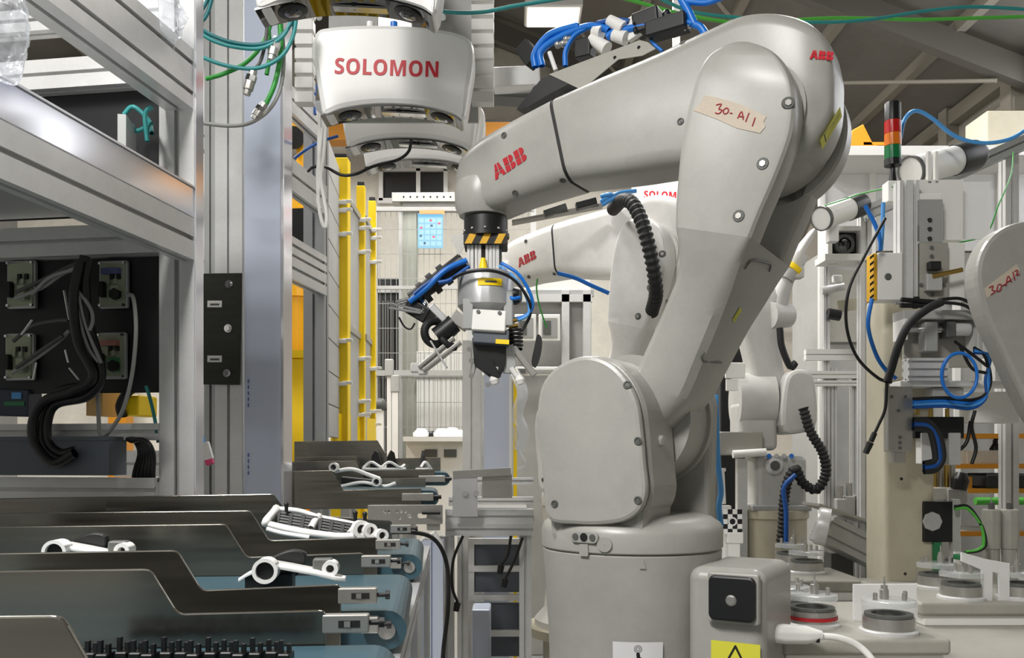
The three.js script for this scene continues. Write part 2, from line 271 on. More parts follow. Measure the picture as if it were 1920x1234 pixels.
{
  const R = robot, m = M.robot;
  const yR = 1.083;
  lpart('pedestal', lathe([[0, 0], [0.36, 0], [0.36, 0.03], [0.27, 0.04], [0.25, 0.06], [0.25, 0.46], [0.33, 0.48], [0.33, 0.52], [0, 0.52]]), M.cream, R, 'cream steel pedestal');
  const base = lpart('base', lathe([[0, 0.52], [0.29, 0.52], [0.29, 0.55], [0.245, 0.6], [0.233, 0.72], [0.238, 0.86], [0.247, 1.0], [0.2525, 1.06], [0.2535, yR - 0.004], [0.249, yR], [0, yR]], V(0, 0, 0), V(0, 1, 0), 96), m, R);
  const col = lpart('turret_collar', lathe([[0, yR + 0.002], [0.252, yR + 0.002], [0.2565, yR + 0.006], [0.2575, 1.135], [0.25, 1.155], [0.225, 1.172], [0.19, 1.18], [0, 1.182]], V(0, 0, 0), V(0, 1, 0), 96), m, R);
  lpart('seam_ring', lathe([[0.24, yR - 0.003], [0.2485, yR - 0.003], [0.2485, yR + 0.004], [0.24, yR + 0.004]], V(0, 0, 0), V(0, 1, 0), 96), M.inkBlack, R, 'dark joint line around the base');
  // elbow of the shoulder: near housing with a screwed cover
  const zC = 0.235, coverPx = [[1034, 973], [1023, 900], [1015, 820], [1013, 770], [1022, 722], [1045, 692], [1080, 673], [1115, 669], [1150, 682], [1180, 712], [1200, 755], [1208, 810], [1213, 870], [1217, 922], [1206, 955], [1180, 975], [1140, 983], [1085, 983]];
  const cover2 = smooth2(coverPx.map(p => RL(p[0], p[1], zC)), 4);
  const c2 = RL(1118, 782, zC);
  const grow = (pts, k, c) => pts.map(p => { const dx = p[0] - c[0], dy = p[1] - c[1], l = Math.hypot(dx, dy); return [p[0] + dx / l * k, p[1] + dy / l * k]; });
  const bodyPts = grow(cover2, 0.004, c2).map(p => [p[0], p[1] < 1.2 ? p[1] - 0.06 : p[1]]);
  lpart('shoulder_housing', poly(bodyPts, 0.205, 0.018).translate(0, 0, 0.02), m, R);
  lpart('cover_seam', poly(grow(cover2, -0.004, c2), 0.012).translate(0, 0, 0.222), M.greyDark, R, 'dark gap behind the shoulder cover');
  const cov = lpart('shoulder_cover', poly(cover2, 0.03, 0.011).translate(0, 0, 0.227), m, R);
  for (const [px, py] of [[1176, 722], [1196, 827], [1196, 938], [1040, 945]]) { const s = stick(px, py, cov); if (s) { lpart('screw', onSpot(merge([new THREE.TorusGeometry(0.0085, 0.0025, 8, 16), new THREE.CylinderGeometry(0.006, 0.006, 0.003, 6).rotateX(Math.PI / 2)]), s), M.greyDark, R); } }
  // far fork cheek
  const xf = RL(1340, 850, -0.19)[0];
  const cheek = []; for (let i = 0; i <= 14; i++) { const a = -0.15 + (Math.PI + 0.3) * i / 14; cheek.push([c2[0] + 0.02 + (xf - c2[0] - 0.02) * Math.cos(a), c2[1] + 0.03 + 0.16 * Math.sin(a)]); }
  cheek.push([c2[0] - 0.15, 1.12], [xf - 0.01, 1.12]);
  lpart('shoulder_cheek', poly(cheek, 0.075, 0.015).translate(0, 0, -0.235), m, R);
  const kn = RL(1238, 827, 0.13); lpart('stop_knob', lathe([[0, 0], [0.016, 0], [0.018, 0.01], [0.013, 0.028], [0, 0.03]], V(kn[0] - 0.015, kn[1], 0.13), V(1, 0, 0.2), 20), m, R);
  // joint disc of the lower arm
  lpart('joint_disc', merge([cyl(V(c2[0], c2[1], -0.16), V(c2[0], c2[1], 0.02), 0.185, 0.185, 56), cyl(V(c2[0], c2[1], -0.162), V(c2[0], c2[1], -0.13), 0.195, 0.195, 56)]), m, R);
  // lower arm: [left px, right px, near side z, fork inner z]
  const S = [[1371, 78, 1411, 78, .18], [1354, 83, 1430, 84, .192], [1336, 93, 1450, 95, .201], [1320, 108, 1468, 114, .205], [1304, 138, 1485, 148, .21], [1292, 180, 1491, 195, .21], [1281, 230, 1486, 245, .21], [1273, 280, 1470, 295, .21], [1268, 330, 1450, 345, .21], [1264, 380, 1428, 395, .21], [1263, 425, 1408, 445, .21], [1267, 465, 1390, 487, .198], [1262, 510, 1372, 540, .178], [1238, 570, 1350, 598, .155], [1208, 638, 1318, 675, .138], [1175, 710, 1285, 750, .12], [1140, 780, 1240, 805, .09], [1120, 820, 1180, 850, .05]];
  const sec = S.map(s => ({ L: RL(s[0], s[1], s[4]), R: RL(s[2], s[3], s[4]), z: s[4] }));
  const j3 = [(sec[5].L[0] + sec[5].R[0]) / 2, (sec[5].L[1] + sec[5].R[1]) / 2];
  const near = loft(refine(sec.slice(0, 11).map((q, i) => rring(q.L, q.R, q.z, 0.11, 0.02)), 4), 0.5);
  const fork = lpart('elbow_fork', near, m, R);
  lpart('elbow_fork', near.clone().scale(1, 1, -1).applyMatrix4(new THREE.Matrix4()), m, R).geometry.attributes.position; 
  const last = R.children[R.children.length - 1].geometry; { const p = last.attributes.position, n = last.attributes.normal; for (let i = 0; i < p.count; i += 3) { for (const A of [p, n]) { const x = A.getX(i + 1), y = A.getY(i + 1), z = A.getZ(i + 1); A.setXYZ(i + 1, A.getX(i + 2), A.getY(i + 2), A.getZ(i + 2)); A.setXYZ(i + 2, x, y, z); } } }
  const arm = lpart('lower_arm', loft(refine(sec.slice(10).map((q, i) => { return rring(q.L, q.R, q.z, -q.z, 0.02 + Math.min(0.03, i * 0.012)); }), 4), 0.5), m, R);
  // upper arm hub between the forks, then the tapering arm
  lpart('elbow_hub', merge([lathe([[0, 0], [0.168, 0], [0.172, 0.006], [0.172, 0.15], [0.16, 0.17], [0.135, 0.178], [0.135, 0.21], [0, 0.21]], V(j3[0], j3[1], -0.1), V(0, 0, 1), 72)]), m, R);
  lpart('hub_groove', cyl(V(j3[0], j3[1], -0.112), V(j3[0], j3[1], -0.098), 0.162, 0.162, 64), M.greyDark, R, 'dark groove beside the elbow hub');
  lpart('elbow_ring', lathe([[0, 0], [0.175, 0], [0.19, 0.01], [0.195, 0.03], [0.195, 0.09], [0.188, 0.098], [0, 0.098]], V(j3[0], j3[1], -0.208), V(0, 0, 1), 72), m, R);
  const U = [[1571, 134, 1572, 150, .03], [1566, 112, 1570, 175, .055], [1556, 82, 1562, 230, .078], [1525, 50, 1530, 285, .094], [1470, 32, 1480, 312, .1], [1400, 34, 1430, 328, .1], [1330, 62, 1370, 322, .1], [1240, 104, 1285, 316, .1], [1140, 146, 1180, 330, .1], [1046, 187, 1078, 343, .097], [1040, 190, 1072, 345, .097], [950, 235, 985, 373, .088], [897, 264, 925, 392, .08], [865, 290, 880, 393, .066], [848, 318, 856, 372, .042]];
  const usec = U.map(u => rring(RL(u[0], u[1], 0.05), RL(u[2], u[3], 0.05), u[4], -u[4], 0.045, 4));
  const ua = lpart('upper_arm', loft(refine(usec.slice(0, 10), 5), 0.6), m, R);
  const wh = lpart('wrist_housing', loft(refine(usec.slice(10), 5), 0.6), m, R);
  const seamC = usec[9].map((p, i) => p.clone().lerp(usec[10][i], 0.5)), cc = V(0, 0, 0); seamC.forEach(p => cc.add(p)); cc.divideScalar(seamC.length);
  lpart('arm_seam', loft([usec[9], usec[10]].map(r => r.map(p => cc.clone().lerp(p, 0.985).setComponent(0, p.x))), 0.6), M.inkBlack, R, 'dark seam between arm and wrist housing');
  // wrist turning down to the flange
  const w = RL(906, 390, 0);
  R.userData.flange = [w[0], w[1]];
  lpart('wrist_cone', lathe([[0, 0.09], [0.082, 0.08], [0.09, 0.05], [0.088, 0.0], [0.075, -0.028], [0, -0.03]], V(w[0], w[1], 0), V(0, 1, 0), 48), m, R);
  const wl = RL(1010, 362, 0); lpart('wrist_motor', obox(V(w[0] + 0.03, w[1] - 0.0, -0.03), V(wl[0] + 0.22, wl[1] + 0.07, -0.03), 0.1, 0.07, V(0, 1, 0), 0.02), m, R);
  for (const [px, py] of [[861, 383], [966, 362], [1055, 338], [945, 254], [1280, 80], [1276, 228]]) { const s = stick(px, py, R); if (s) lpart('screw', onSpot(merge([new THREE.TorusGeometry(0.008, 0.002, 8, 18), new THREE.CylinderGeometry(0.005, 0.005, 0.003, 6).rotateX(Math.PI / 2)]), s), M.greyDark, R); }
  for (const [px, py] of [[1478, 193], [1430, 307], [1385, 405]]) { const s = stick(px, py, fork); if (s) { lpart('bolt_pocket', onSpot(new THREE.CylinderGeometry(0.014, 0.016, 0.004, 20).rotateX(Math.PI / 2), s), M.greyDark, R); lpart('bolt', onSpot(new THREE.CylinderGeometry(0.008, 0.008, 0.009, 6).rotateX(Math.PI / 2), s), M.steelPlain, R); } }
  // brand letters
  const la = stick(955, 306, wh); lpart('letters', onSpot(abbLogo(0.045, 0.0015), la, 0.36), M.redDark, R, 'red ABB letters on the wrist housing');
  const lb = stick(1541, 104, ua); if (lb) lpart('letters', onSpot(abbLogo(0.021, 0.0015), lb, -0.15), M.red, R, 'red ABB letters on the elbow');
  // connector box on the back of the base
  const bz = 0.165, a = RL(1322, 1064, bz), b = RL(1433, 1234, bz), cb = V((a[0] + b[0]) / 2, (a[1] + 0.56) / 2, 0.01);
  const cbx = lpart('connector_box', new RoundedBoxGeometry(b[0] - a[0] + 0.05, a[1] - 0.56, 0.31, 4, 0.035).translate(cb.x - 0.025, cb.y, cb.z), m, R);
  const q = [RL(1335, 1075, bz), RL(1422, 1166, bz)], qc = [(q[0][0] + q[1][0]) / 2, (q[0][1] + q[1][1]) / 2], qw = (q[1][0] - q[0][0]) / 2, qh = (q[0][1] - q[1][1]) / 2;
  const frame = lpart('cover_frame', poly(rrect(qc[0] - qw - 0.006, qc[1] - qh - 0.008, qc[0] + qw + 0.006, qc[1] + qh + 0.006, 0.008), 0.022, 0.004).translate(0, 0, bz - 0.002), m, R);
  lpart('cap_plate', poly(rrect(qc[0] - qw, qc[1] - qh, qc[0] + qw, qc[1] + qh, 0.016), 0.016, 0.006).translate(0, 0, bz + 0.018), M.black, R, 'black square cap');
  lpart('cap_screw', lathe([[0, 0.006], [0.01, 0.006], [0.014, 0.002], [0.014, 0]], V(qc[0], qc[1] - 0.004, bz + 0.033), V(0, 0, 1), 20), M.steelPlain, R);
  // small plate with bores on the collar
  const s1 = stick(1097, 1007, col); lpart('bore_plate', onSpot(poly(rrect(-0.042, -0.016, 0.042, 0.016, 0.0155, 6), 0.008, 0.002), s1, 0, -0.002), m, R);
  for (const k of [-1, 0, 1]) lpart('bore', onSpot(new THREE.CylinderGeometry(k ? 0.009 : 0.011, k ? 0.009 : 0.011, 0.004, 20).rotateX(Math.PI / 2).translate(k * 0.026, 0, 0.006), s1, 0, 0), k ? M.greyDark : M.inkBlack, R);
  const s2 = stick(1134, 1021, col); lpart('round_tab', onSpot(merge([new THREE.CylinderGeometry(0.02, 0.021, 0.008, 28).rotateX(Math.PI / 2), new THREE.CylinderGeometry(0.003, 0.003, 0.01, 10).rotateX(Math.PI / 2)]), s2), m, R);
  const s3 = stick(1096, 1030, col); lpart('index_mark', onSpot(poly(rrect(-0.013, -0.018, 0.013, 0.014, 0.003), 0.006), s3, 0, -0.001), m, R);
  const s4 = stick(1205, 1058, base); lpart('index_mark', onSpot(poly([[-0.008, -0.012], [0.008, -0.012], [0.002, 0.012], [-0.002, 0.012]], 0.004), s4, 0, -0.001), m, R);
  R.userData.j3 = j3; R.userData.spots = { fork, arm, base, cbx, cov, ua };
}
const J3 = robot.userData.j3; delete robot.userData.j3;
const RS = robot.userData.spots, RFL = robot.userData.flange; delete robot.userData.spots; delete robot.userData.flange;
// the second robot stands beyond, in the same pose
const robot2 = copyOf(robot, V((1116 - CX) / F * 4.35, 0.012, -4.35), 'white six-axis robot arm behind the large one, ribbed conduit at its elbow', -BETA - 0.17);
for (const o of robot2.children) {              // its upper arm is held a little higher
  const g = o.geometry; g.computeBoundingBox(); const c = g.boundingBox.getCenter(V());
  if (!['upper_arm', 'wrist_housing', 'arm_seam', 'wrist_cone', 'wrist_motor', 'letters'].includes(o.name) && !(o.name === 'screw' && c.y > 1.9)) continue;
  const a = -0.125, q = V(J3[0], J3[1], 0); o.rotation.z = a; o.position.copy(q.clone().sub(q.clone().applyAxisAngle(V(0, 0, 1), a)));
}
robot2.traverse(o => { if (o.isMesh && o.material === M.robot) o.material = M.robotLit; });  // swaps in the lighter copy, brighter light put into its colour
lpart('plinth', lathe([[0, -0.012], [0.38, -0.012], [0.38, 0.01], [0, 0.01]]), M.cream, robot2);
// labels and tape on the first robot
{
  const R = robot, zf = 0.2105, T = [[1322, 179], [1345, 183], [1390, 196], [1437, 219], [1432, 228], [1435, 238], [1425, 250], [1380, 240], [1345, 224], [1300, 207], [1312, 195]];
  lpart('tape_strip', poly(T.map(p => RL(p[0], p[1], zf)), 0.0012).translate(0, 0, zf), M.tape, R, 'beige masking tape strip');
  const st = [[[410, 705], [450, 700], [430, 735], [455, 745], [430, 770], [403, 764]], [[490, 725], [466, 745], [470, 770], [495, 765], [502, 740], [488, 727]], [[512, 766], [532, 769]], [[570, 806], [600, 755], [613, 816]], [[576, 790], [618, 795]], [[656, 765], [630, 832]], [[702, 800], [680, 864]]];
  lpart('handwriting', merge(st.map(s => tube(s.map(p => { const q = RL(1240 + p[0] / 3.98, 20 + p[1] / 3.98, zf); return V(q[0], q[1], zf + 0.0012); }), 0.0018, s.length * 5, 6))), M.ink, R, 'dark red handwritten 30-A11');
  function canvasMat(w, h, draw, rough = 0.55) { const c = document.createElement('canvas'); c.width = w; c.height = h; draw(c.getContext('2d'), w, h); const t = new THREE.CanvasTexture(c); t.colorSpace = THREE.SRGBColorSpace; return mat(0xffffff, rough, 0, { map: t }); }
  globalThis.canvasMat = canvasMat;
  const warn = (g, w, h) => { g.fillStyle = '#d3cf3e'; g.fillRect(0, 0, w, h); g.strokeStyle = '#14140c'; g.fillStyle = '#14140c'; g.lineWidth = w * 0.045; g.lineJoin = 'round'; g.beginPath(); g.moveTo(w * 0.5, h * 0.08); g.lineTo(w * 0.88, h * 0.8); g.lineTo(w * 0.12, h * 0.8); g.closePath(); g.stroke(); g.beginPath(); g.moveTo(w * 0.47, h * 0.34); g.lineTo(w * 0.53, h * 0.34); g.lineTo(w * 0.515, h * 0.58); g.lineTo(w * 0.485, h * 0.58); g.fill(); g.beginPath(); g.arc(w * 0.5, h * 0.67, w * 0.025, 0, 7); g.fill(); };
  M.warn = canvasMat(256, 256, warn);
  const plane = (w, h) => { const g = new THREE.PlaneGeometry(w, h, 1, 1); g.userData.keepUV = true; return g; };
  const keep = g => { g.userData.keepUV = true; return g; };
  const sw = stick(1379, 1225, RS.cbx);
  lpart('warning_label', keep(onSpot(plane(0.125, 0.125), { p: sw.p.clone().add(V(0, -0.035, 0)), n: V(0, 0, 1) }, 0, 0.001)), M.warn, R, 'yellow warning triangle label');
  M.hook = canvasMat(256, 256, (g, w, h) => { g.fillStyle = '#d9d9da'; g.fillRect(0, 0, w, h); g.strokeStyle = '#8a8a8a'; g.lineWidth = 6; g.beginPath(); g.arc(128, 36, 18, 0, 7); g.stroke(); g.beginPath(); g.arc(128, 36, 9, 0, 7); g.stroke(); g.strokeStyle = '#101010'; g.lineWidth = 18; g.lineCap = 'round'; g.beginPath(); g.moveTo(128, 62); g.lineTo(130, 80); g.arc(126, 102, 20, -1.2, 2.6); g.stroke(); });
  const sh = stick(1196, 1225, RS.base), ah = Math.atan2(sh.p.x, sh.p.z), hg = new THREE.CylinderGeometry(0.2445, 0.2405, 0.13, 16, 1, true, ah - 0.27, 0.54); hg.userData.keepUV = true;
  lpart('hook_label', hg.translate(0, sh.p.y - 0.035, 0), M.hook, R, 'white label with a lifting hook drawn on it');
  // long warning label round the elbow hub, small yellow ones on the arm
  const hubC = stick(1400, 190, RS.fork);
  const s5 = stick(1557, 240, robot); if (s5) { lpart('warning_label', keep(onSpot(plane(0.04, 0.1), s5, -0.35, 0.002)), M.warn, R, 'yellow warning label on the elbow hub'); }
  for (const [px, py, w, h, r] of [[1381, 590, 0.025, 0.038, -0.3]]) { const s = stick(px, py, robot); if (s) lpart('caution_label', keep(onSpot(plane(w, h), s, r, 0.002)), M.warn, R, 'small yellow caution label'); }
  // wire clips on the lower arm
  const wire = pts => { const q = pts.map(p => stick(p[0], p[1], robot)).filter(Boolean).map(s => s.p.clone().addScaledVector(s.n, 0.004)); if (q.length > 1) lpart('wire_clip', tube(q, 0.0025, q.length * 5, 6, 0.1), M.greyDark, R, 'bent wire clip'); };
  wire([[1394, 503], [1402, 491], [1412, 487], [1436, 493], [1443, 496], [1440, 508]]); wire([[1320, 660], [1314, 668], [1318, 677], [1350, 679]]);
}

// ---------------------------------------------------------------- tool head under the wrist
const FP = RW(RFL[0], RFL[1], 0), DG = -FP.z;
const G = (px, py, dz = 0) => P(px, py, DG - dz);           // a point of the tool, dz metres in front of its middle plane
const tool = thing('gripper', 'robot tool head of grey drum, hazard-striped plate, camera box and small jaws', 'gripper', FP);
{
  const u = DG / F, ax = G(911, 400).x, az = FP.z, Yp = py => G(911, py).y, C = (py, x = 0, z = 0) => V(ax + x, Yp(py), az + z);
  const ring = (p0, p1, r, r2 = r, seg = 40) => cyl(C(p1), C(p0), r2, r, seg);
  const fl = part('flange', merge([ring(411, 440, 41 * u), ring(440, 447, 44 * u)]), M.black, tool, 'black adapter flange');
  for (let k = 0; k < 10; k++) { const a = k / 10 * 6.283; part('bolt', ball(C(436, 41 * u * Math.sin(a), 41 * u * Math.cos(a)), 0.005, 8), M.steelPlain, fl); }
  const hp = part('hazard_plate', bx(C(456), 80 * u, 18 * u, 0.12), M.inkBlack, tool, 'black plate with yellow slanted stripes');
  for (let k = 0; k < 3; k++) { const x = (-38 + k * 27) * u; part('stripe', basis(poly([[x, -9 * u], [x + 13 * u, -9 * u], [x + 22 * u, 9 * u], [x + 9 * u, 9 * u]].map(p => [Math.min(p[0], 39.5 * u), p[1]]), 0.0015), C(456, 0, 0.0601), V(1, 0, 0), V(0, 1, 0)), M.hazardYellow, hp); part('stripe', basis(poly([[-0.05 + k * 0.036, -9 * u], [-0.034 + k * 0.036, -9 * u], [-0.022 + k * 0.036, 9 * u], [-0.038 + k * 0.036, 9 * u]], 0.0015), C(456, 40 * u, 0), V(0, 0, -1), V(0, 1, 0)), M.hazardYellow, hp); }
  part('side_bracket', basis(poly([[0, 0], [38 * u, 2 * u], [36 * u, -10 * u], [18 * u, -38 * u]], 0.004), G(842, 441, 0.03), V(1, 0, 0), V(0, 1, 0)), M.steelPlain, tool);
  for (const x of [-28, -14, 6, 19]) part('pillar', extrusion(C(512, x * u, 0.03), C(464, x * u, 0.03), 12 * u, 0.022, 1, 1, V(0, 0, 1), 0.004, 0.004), M.alu, tool);
  part('pillar', bx(C(488, 0, -0.03), 0.1, 48 * u, 0.03), M.aluDark, tool);
  part('valve', cyl(G(906, 504, 0.05), G(906, 484, 0.05), 0.014, 0.007, 12), M.yellow, tool, 'yellow cone fitting');
  part('fitting', bx(G(898, 512, 0.055), 0.04, 0.014, 0.02, 0, 0.004), M.blue, tool);
  const drum = part('drum', lathe([[0, 0], [52 * u, 0], [54 * u, -2 * u], [54 * u, -6 * u], [52 * u, -8 * u], [53 * u, -10 * u], [53 * u, -62 * u], [30 * u, -88 * u], [0, -89 * u]], C(513), V(0, 1, 0), 56), M.drum, tool, 'brushed grey drum body');
  part('name_label', new THREE.CylinderGeometry(54.4 * u, 54.4 * u, 13 * u, 12, 1, true, -0.25, 0.85).translate(ax, Yp(538), az), M.yellow, drum, 'yellow strip label');
  part('label_print', new THREE.CylinderGeometry(54.7 * u, 54.7 * u, 3.4 * u, 8, 1, true, 0.0, 0.4).translate(ax, Yp(538), az), M.greyDark, drum);
  // camera box on the front of the drum
  const tilt = (g, px, py, dz, rx, rz = 0) => { g.rotateX(rx); g.rotateZ(rz); const p = G(px, py, dz); return g.translate(p.x, p.y, p.z); };
  const cam = part('camera_box', tilt(new RoundedBoxGeometry(60 * u, 40 * u, 0.05, 2, 0.004), 917, 606, 0.12, -0.25, -0.06), M.white, tool, 'white camera box');
  for (const x of [-20, 18]) part('screw', tilt(new THREE.CylinderGeometry(0.006, 0.006, 0.005, 12).rotateX(Math.PI / 2).translate(x * u, 14 * u, 0.026), 917, 606, 0.12, -0.25, -0.06), M.greyDark, cam);
  part('camera_front', tilt(new RoundedBoxGeometry(64 * u, 26 * u, 0.05, 2, 0.004), 921, 634, 0.115, -0.1, -0.06), M.duct, tool, 'slate blue lower camera body');
  part('yellow_strip', tilt(new THREE.BoxGeometry(24 * u, 8 * u, 0.004), 942, 641, 0.142, -0.1, -0.06), M.yellow, tool);
  part('spacer', bx(G(878, 590, 0.05), 0.03, 0.09, 0.05), M.aluDark, tool);
  // black double jaw
  const J = (pts, dz, t, m, label) => part('jaw', basis(poly(pts.map(p => [(p[0] - 911) * u, (400 - p[1]) * u]), t, 0.002), V(ax, Yp(400), az + dz), V(1, 0, 0), V(0, 1, 0)), m, tool, label);
  J([[888, 642], [950, 648], [948, 690], [938, 712], [920, 712], [892, 690]], 0.06, 0.05, M.black, 'black jaw block');
  J([[893, 676], [925, 682], [940, 712], [932, 716], [893, 694]], 0.11, 0.012, M.darkPanel);
  J([[946, 655], [962, 652], [968, 690], [958, 706], [944, 704]], 0.07, 0.03, M.aluDark, 'grey jaw block');
  for (const [a, b] of [[[930, 688], [926, 718]], [[958, 690], [974, 718]]]) { part('fingertip', merge([cyl(G(a[0], a[1], 0.11), G(b[0], b[1] - 6, 0.11), 0.009, 0.008, 14), lathe([[0, 0], [0.012, 0.003], [0.016, 0.016], [0.008, 0.03], [0, 0.03]], G(b[0] + 3, b[1] + 4, 0.11), V(-0.25, 1, 0), 16)]), M.white, tool, 'white soft fingertip'); }
  part('finger', obox(G(962, 652, 0.08), G(1003, 704, 0.08), 0.02, 0.024, V(0, 0, 1), 0.003), M.steelPlain, tool, 'bare metal finger');
  part('finger', obox(G(896, 660, 0.1), G(884, 706, 0.1), 0.014, 0.014, V(0, 0, 1), 0.003), M.chrome, tool);
  for (const [x, y] of [[880, 655], [884, 676], [884, 705], [915, 722]]) part('pin', cyl(G(x, y, 0.08), G(x, y, 0.12), 0.008, 0.008, 10), M.chrome, tool);
  part('fin', basis(poly(smooth2([[1008, 628], [1015, 634], [1014, 665], [1004, 690], [997, 684], [1002, 650]], 4).map(p => [(p[0] - 1008) * u, (660 - p[1]) * u]), 0.02), G(1008, 660, -0.02), V(1, 0, 0), V(0, 1, 0)), M.rubber, tool, 'dark rubber fin');
  // left tool: slanted vacuum and clamp arm
  part('arm_tube', cyl(G(868, 490), G(772, 562, 0.02), 0.028, 0.024, 20), M.black, tool);
  for (const [x, y] of [[838, 512], [818, 528], [800, 545]]) part('clamp_ring', cyl(G(x, y, 0.01), G(x - 9, y + 7, 0.01), 0.036, 0.036, 18), M.rubber, tool);
  for (const k of [0, 1]) part('clip_frame', tube([G(730, 568 + k * 4, 0.05), G(790, 582, 0.05), G(800, 572, 0.04), G(786, 556, 0.03), G(742, 566, 0.02)].map(p => p.add(V(0, -k * 0.008, 0))), 0.005, 40, 6, 0.1), M.chrome, tool);
  part('nozzle_block', obox(G(768, 572), G(808, 596, 0.02), 0.07, 0.05, V(0, 1, 0), 0.005), M.black, tool);
  part('link', obox(G(808, 574, 0.04), G(834, 600, 0.04), 0.022, 0.03, V(0, 0, 1), 0.003), M.aluBright, tool);
  part('link', obox(G(848, 592, 0.02), G(878, 612, 0.02), 0.04, 0.04, V(0, 0, 1), 0.003), M.steelPlain, tool);
  part('coil_band', new THREE.TorusGeometry(0.036, 0.013, 10, 28).rotateY(0.5).translate(...G(816, 624, 0.05).toArray()), M.rubber, tool, 'black ring of hose');
  part('coil_band', new THREE.TorusGeometry(0.036, 0.012, 10, 28, 4.2).rotateY(0.9).rotateZ(0.8).translate(...G(845, 634, 0.05).toArray()), M.rubber, tool, 'black ring of hose');
  part('motor', cyl(G(820, 632, 0.06), G(852, 606, 0.06), 0.03, 0.03, 20), M.black, tool);
  for (const k of [0, 1]) { const a = part('clamp_arm', obox(G(852 + k * 12, 634 + k * 8, 0.06), G(786 + k * 8, 690 + k * 6, 0.06), 0.012, 0.05, V(0, 0, 1), 0.003), M.steelPlain, tool, 'slotted bare metal clamp arm'); part('tip_plate', bx(G(779 + k * 14, 690 + k * 4, 0.06), 0.03, 0.03, 0.03, 0, 0.006), M.white, a); }
  part('bracket_plate', obox(G(808, 640, 0.08), G(838, 690, 0.08), 0.006, 0.04, V(0, 0, 1), 0.002), M.aluBright, tool);
  // fittings on the other side
  part('knob', lathe([[0, 0], [0.026, 0], [0.028, 0.02], [0.02, 0.035], [0, 0.036]], G(956, 556), V(1, 0, 0.3), 20), M.black, tool);
  part('regulator', bx(G(953, 580, 0.04), 0.03, 0.11, 0.04, 0, 0.005), M.aluDark, tool);
  for (const [x, y] of [[960, 602], [962, 612]]) part('brass_fitting', cyl(G(x - 8, y, 0.05), G(x + 10, y - 2, 0.05), 0.008, 0.006, 8), M.brass, tool);
  const sp = []; for (let i = 0; i <= 80; i++) { const t = i / 80; sp.push(G(965, 618 + 36 * t, 0.04).add(V(0.022 * Math.cos(t * 31), 0, 0.022 * Math.sin(t * 31)))); } part('spring_hose', tube(sp, 0.0055, 200, 6), M.black, tool, 'black spiral hose');
  for (const [pts, r, m] of [
    [[[838, 530, .05], [868, 513, .1], [915, 507, .12], [960, 522, .1], [990, 560, .06], [994, 590, .03], [978, 622, .02]], 0.005, M.black],
    [[[940, 493, .05], [972, 514, .06], [994, 550, .05], [998, 576, .04], [985, 592, .03], [958, 600, .03]], 0.0055, M.blue],
    [[[936, 498, .04], [966, 522, .05], [988, 560, .04], [990, 590, .04], [962, 604, .04]], 0.0045, M.blueLight],
    [[[875, 488, .05], [836, 506, .06], [800, 540, .06], [768, 566, .05]], 0.009, M.blue],
    [[[880, 500, .06], [845, 524, .07], [822, 530, .07]], 0.007, M.blueDark],
    [[[862, 494, .02], [812, 524, .06], [776, 552, .06]], 0.006, M.blueDark],
    [[[748, 595, .02], [758, 612, .02], [770, 617, .02], [778, 606, .02]], 0.003, M.black],
    [[[955, 555, .05], [962, 560, .06], [975, 558, .05]], 0.006, M.blue],
  ]) part('hose', tube(pts.map(p => G(...p)), r, 48, 8), m, tool, m === M.black ? 'thin black hose' : 'blue air hose');
}
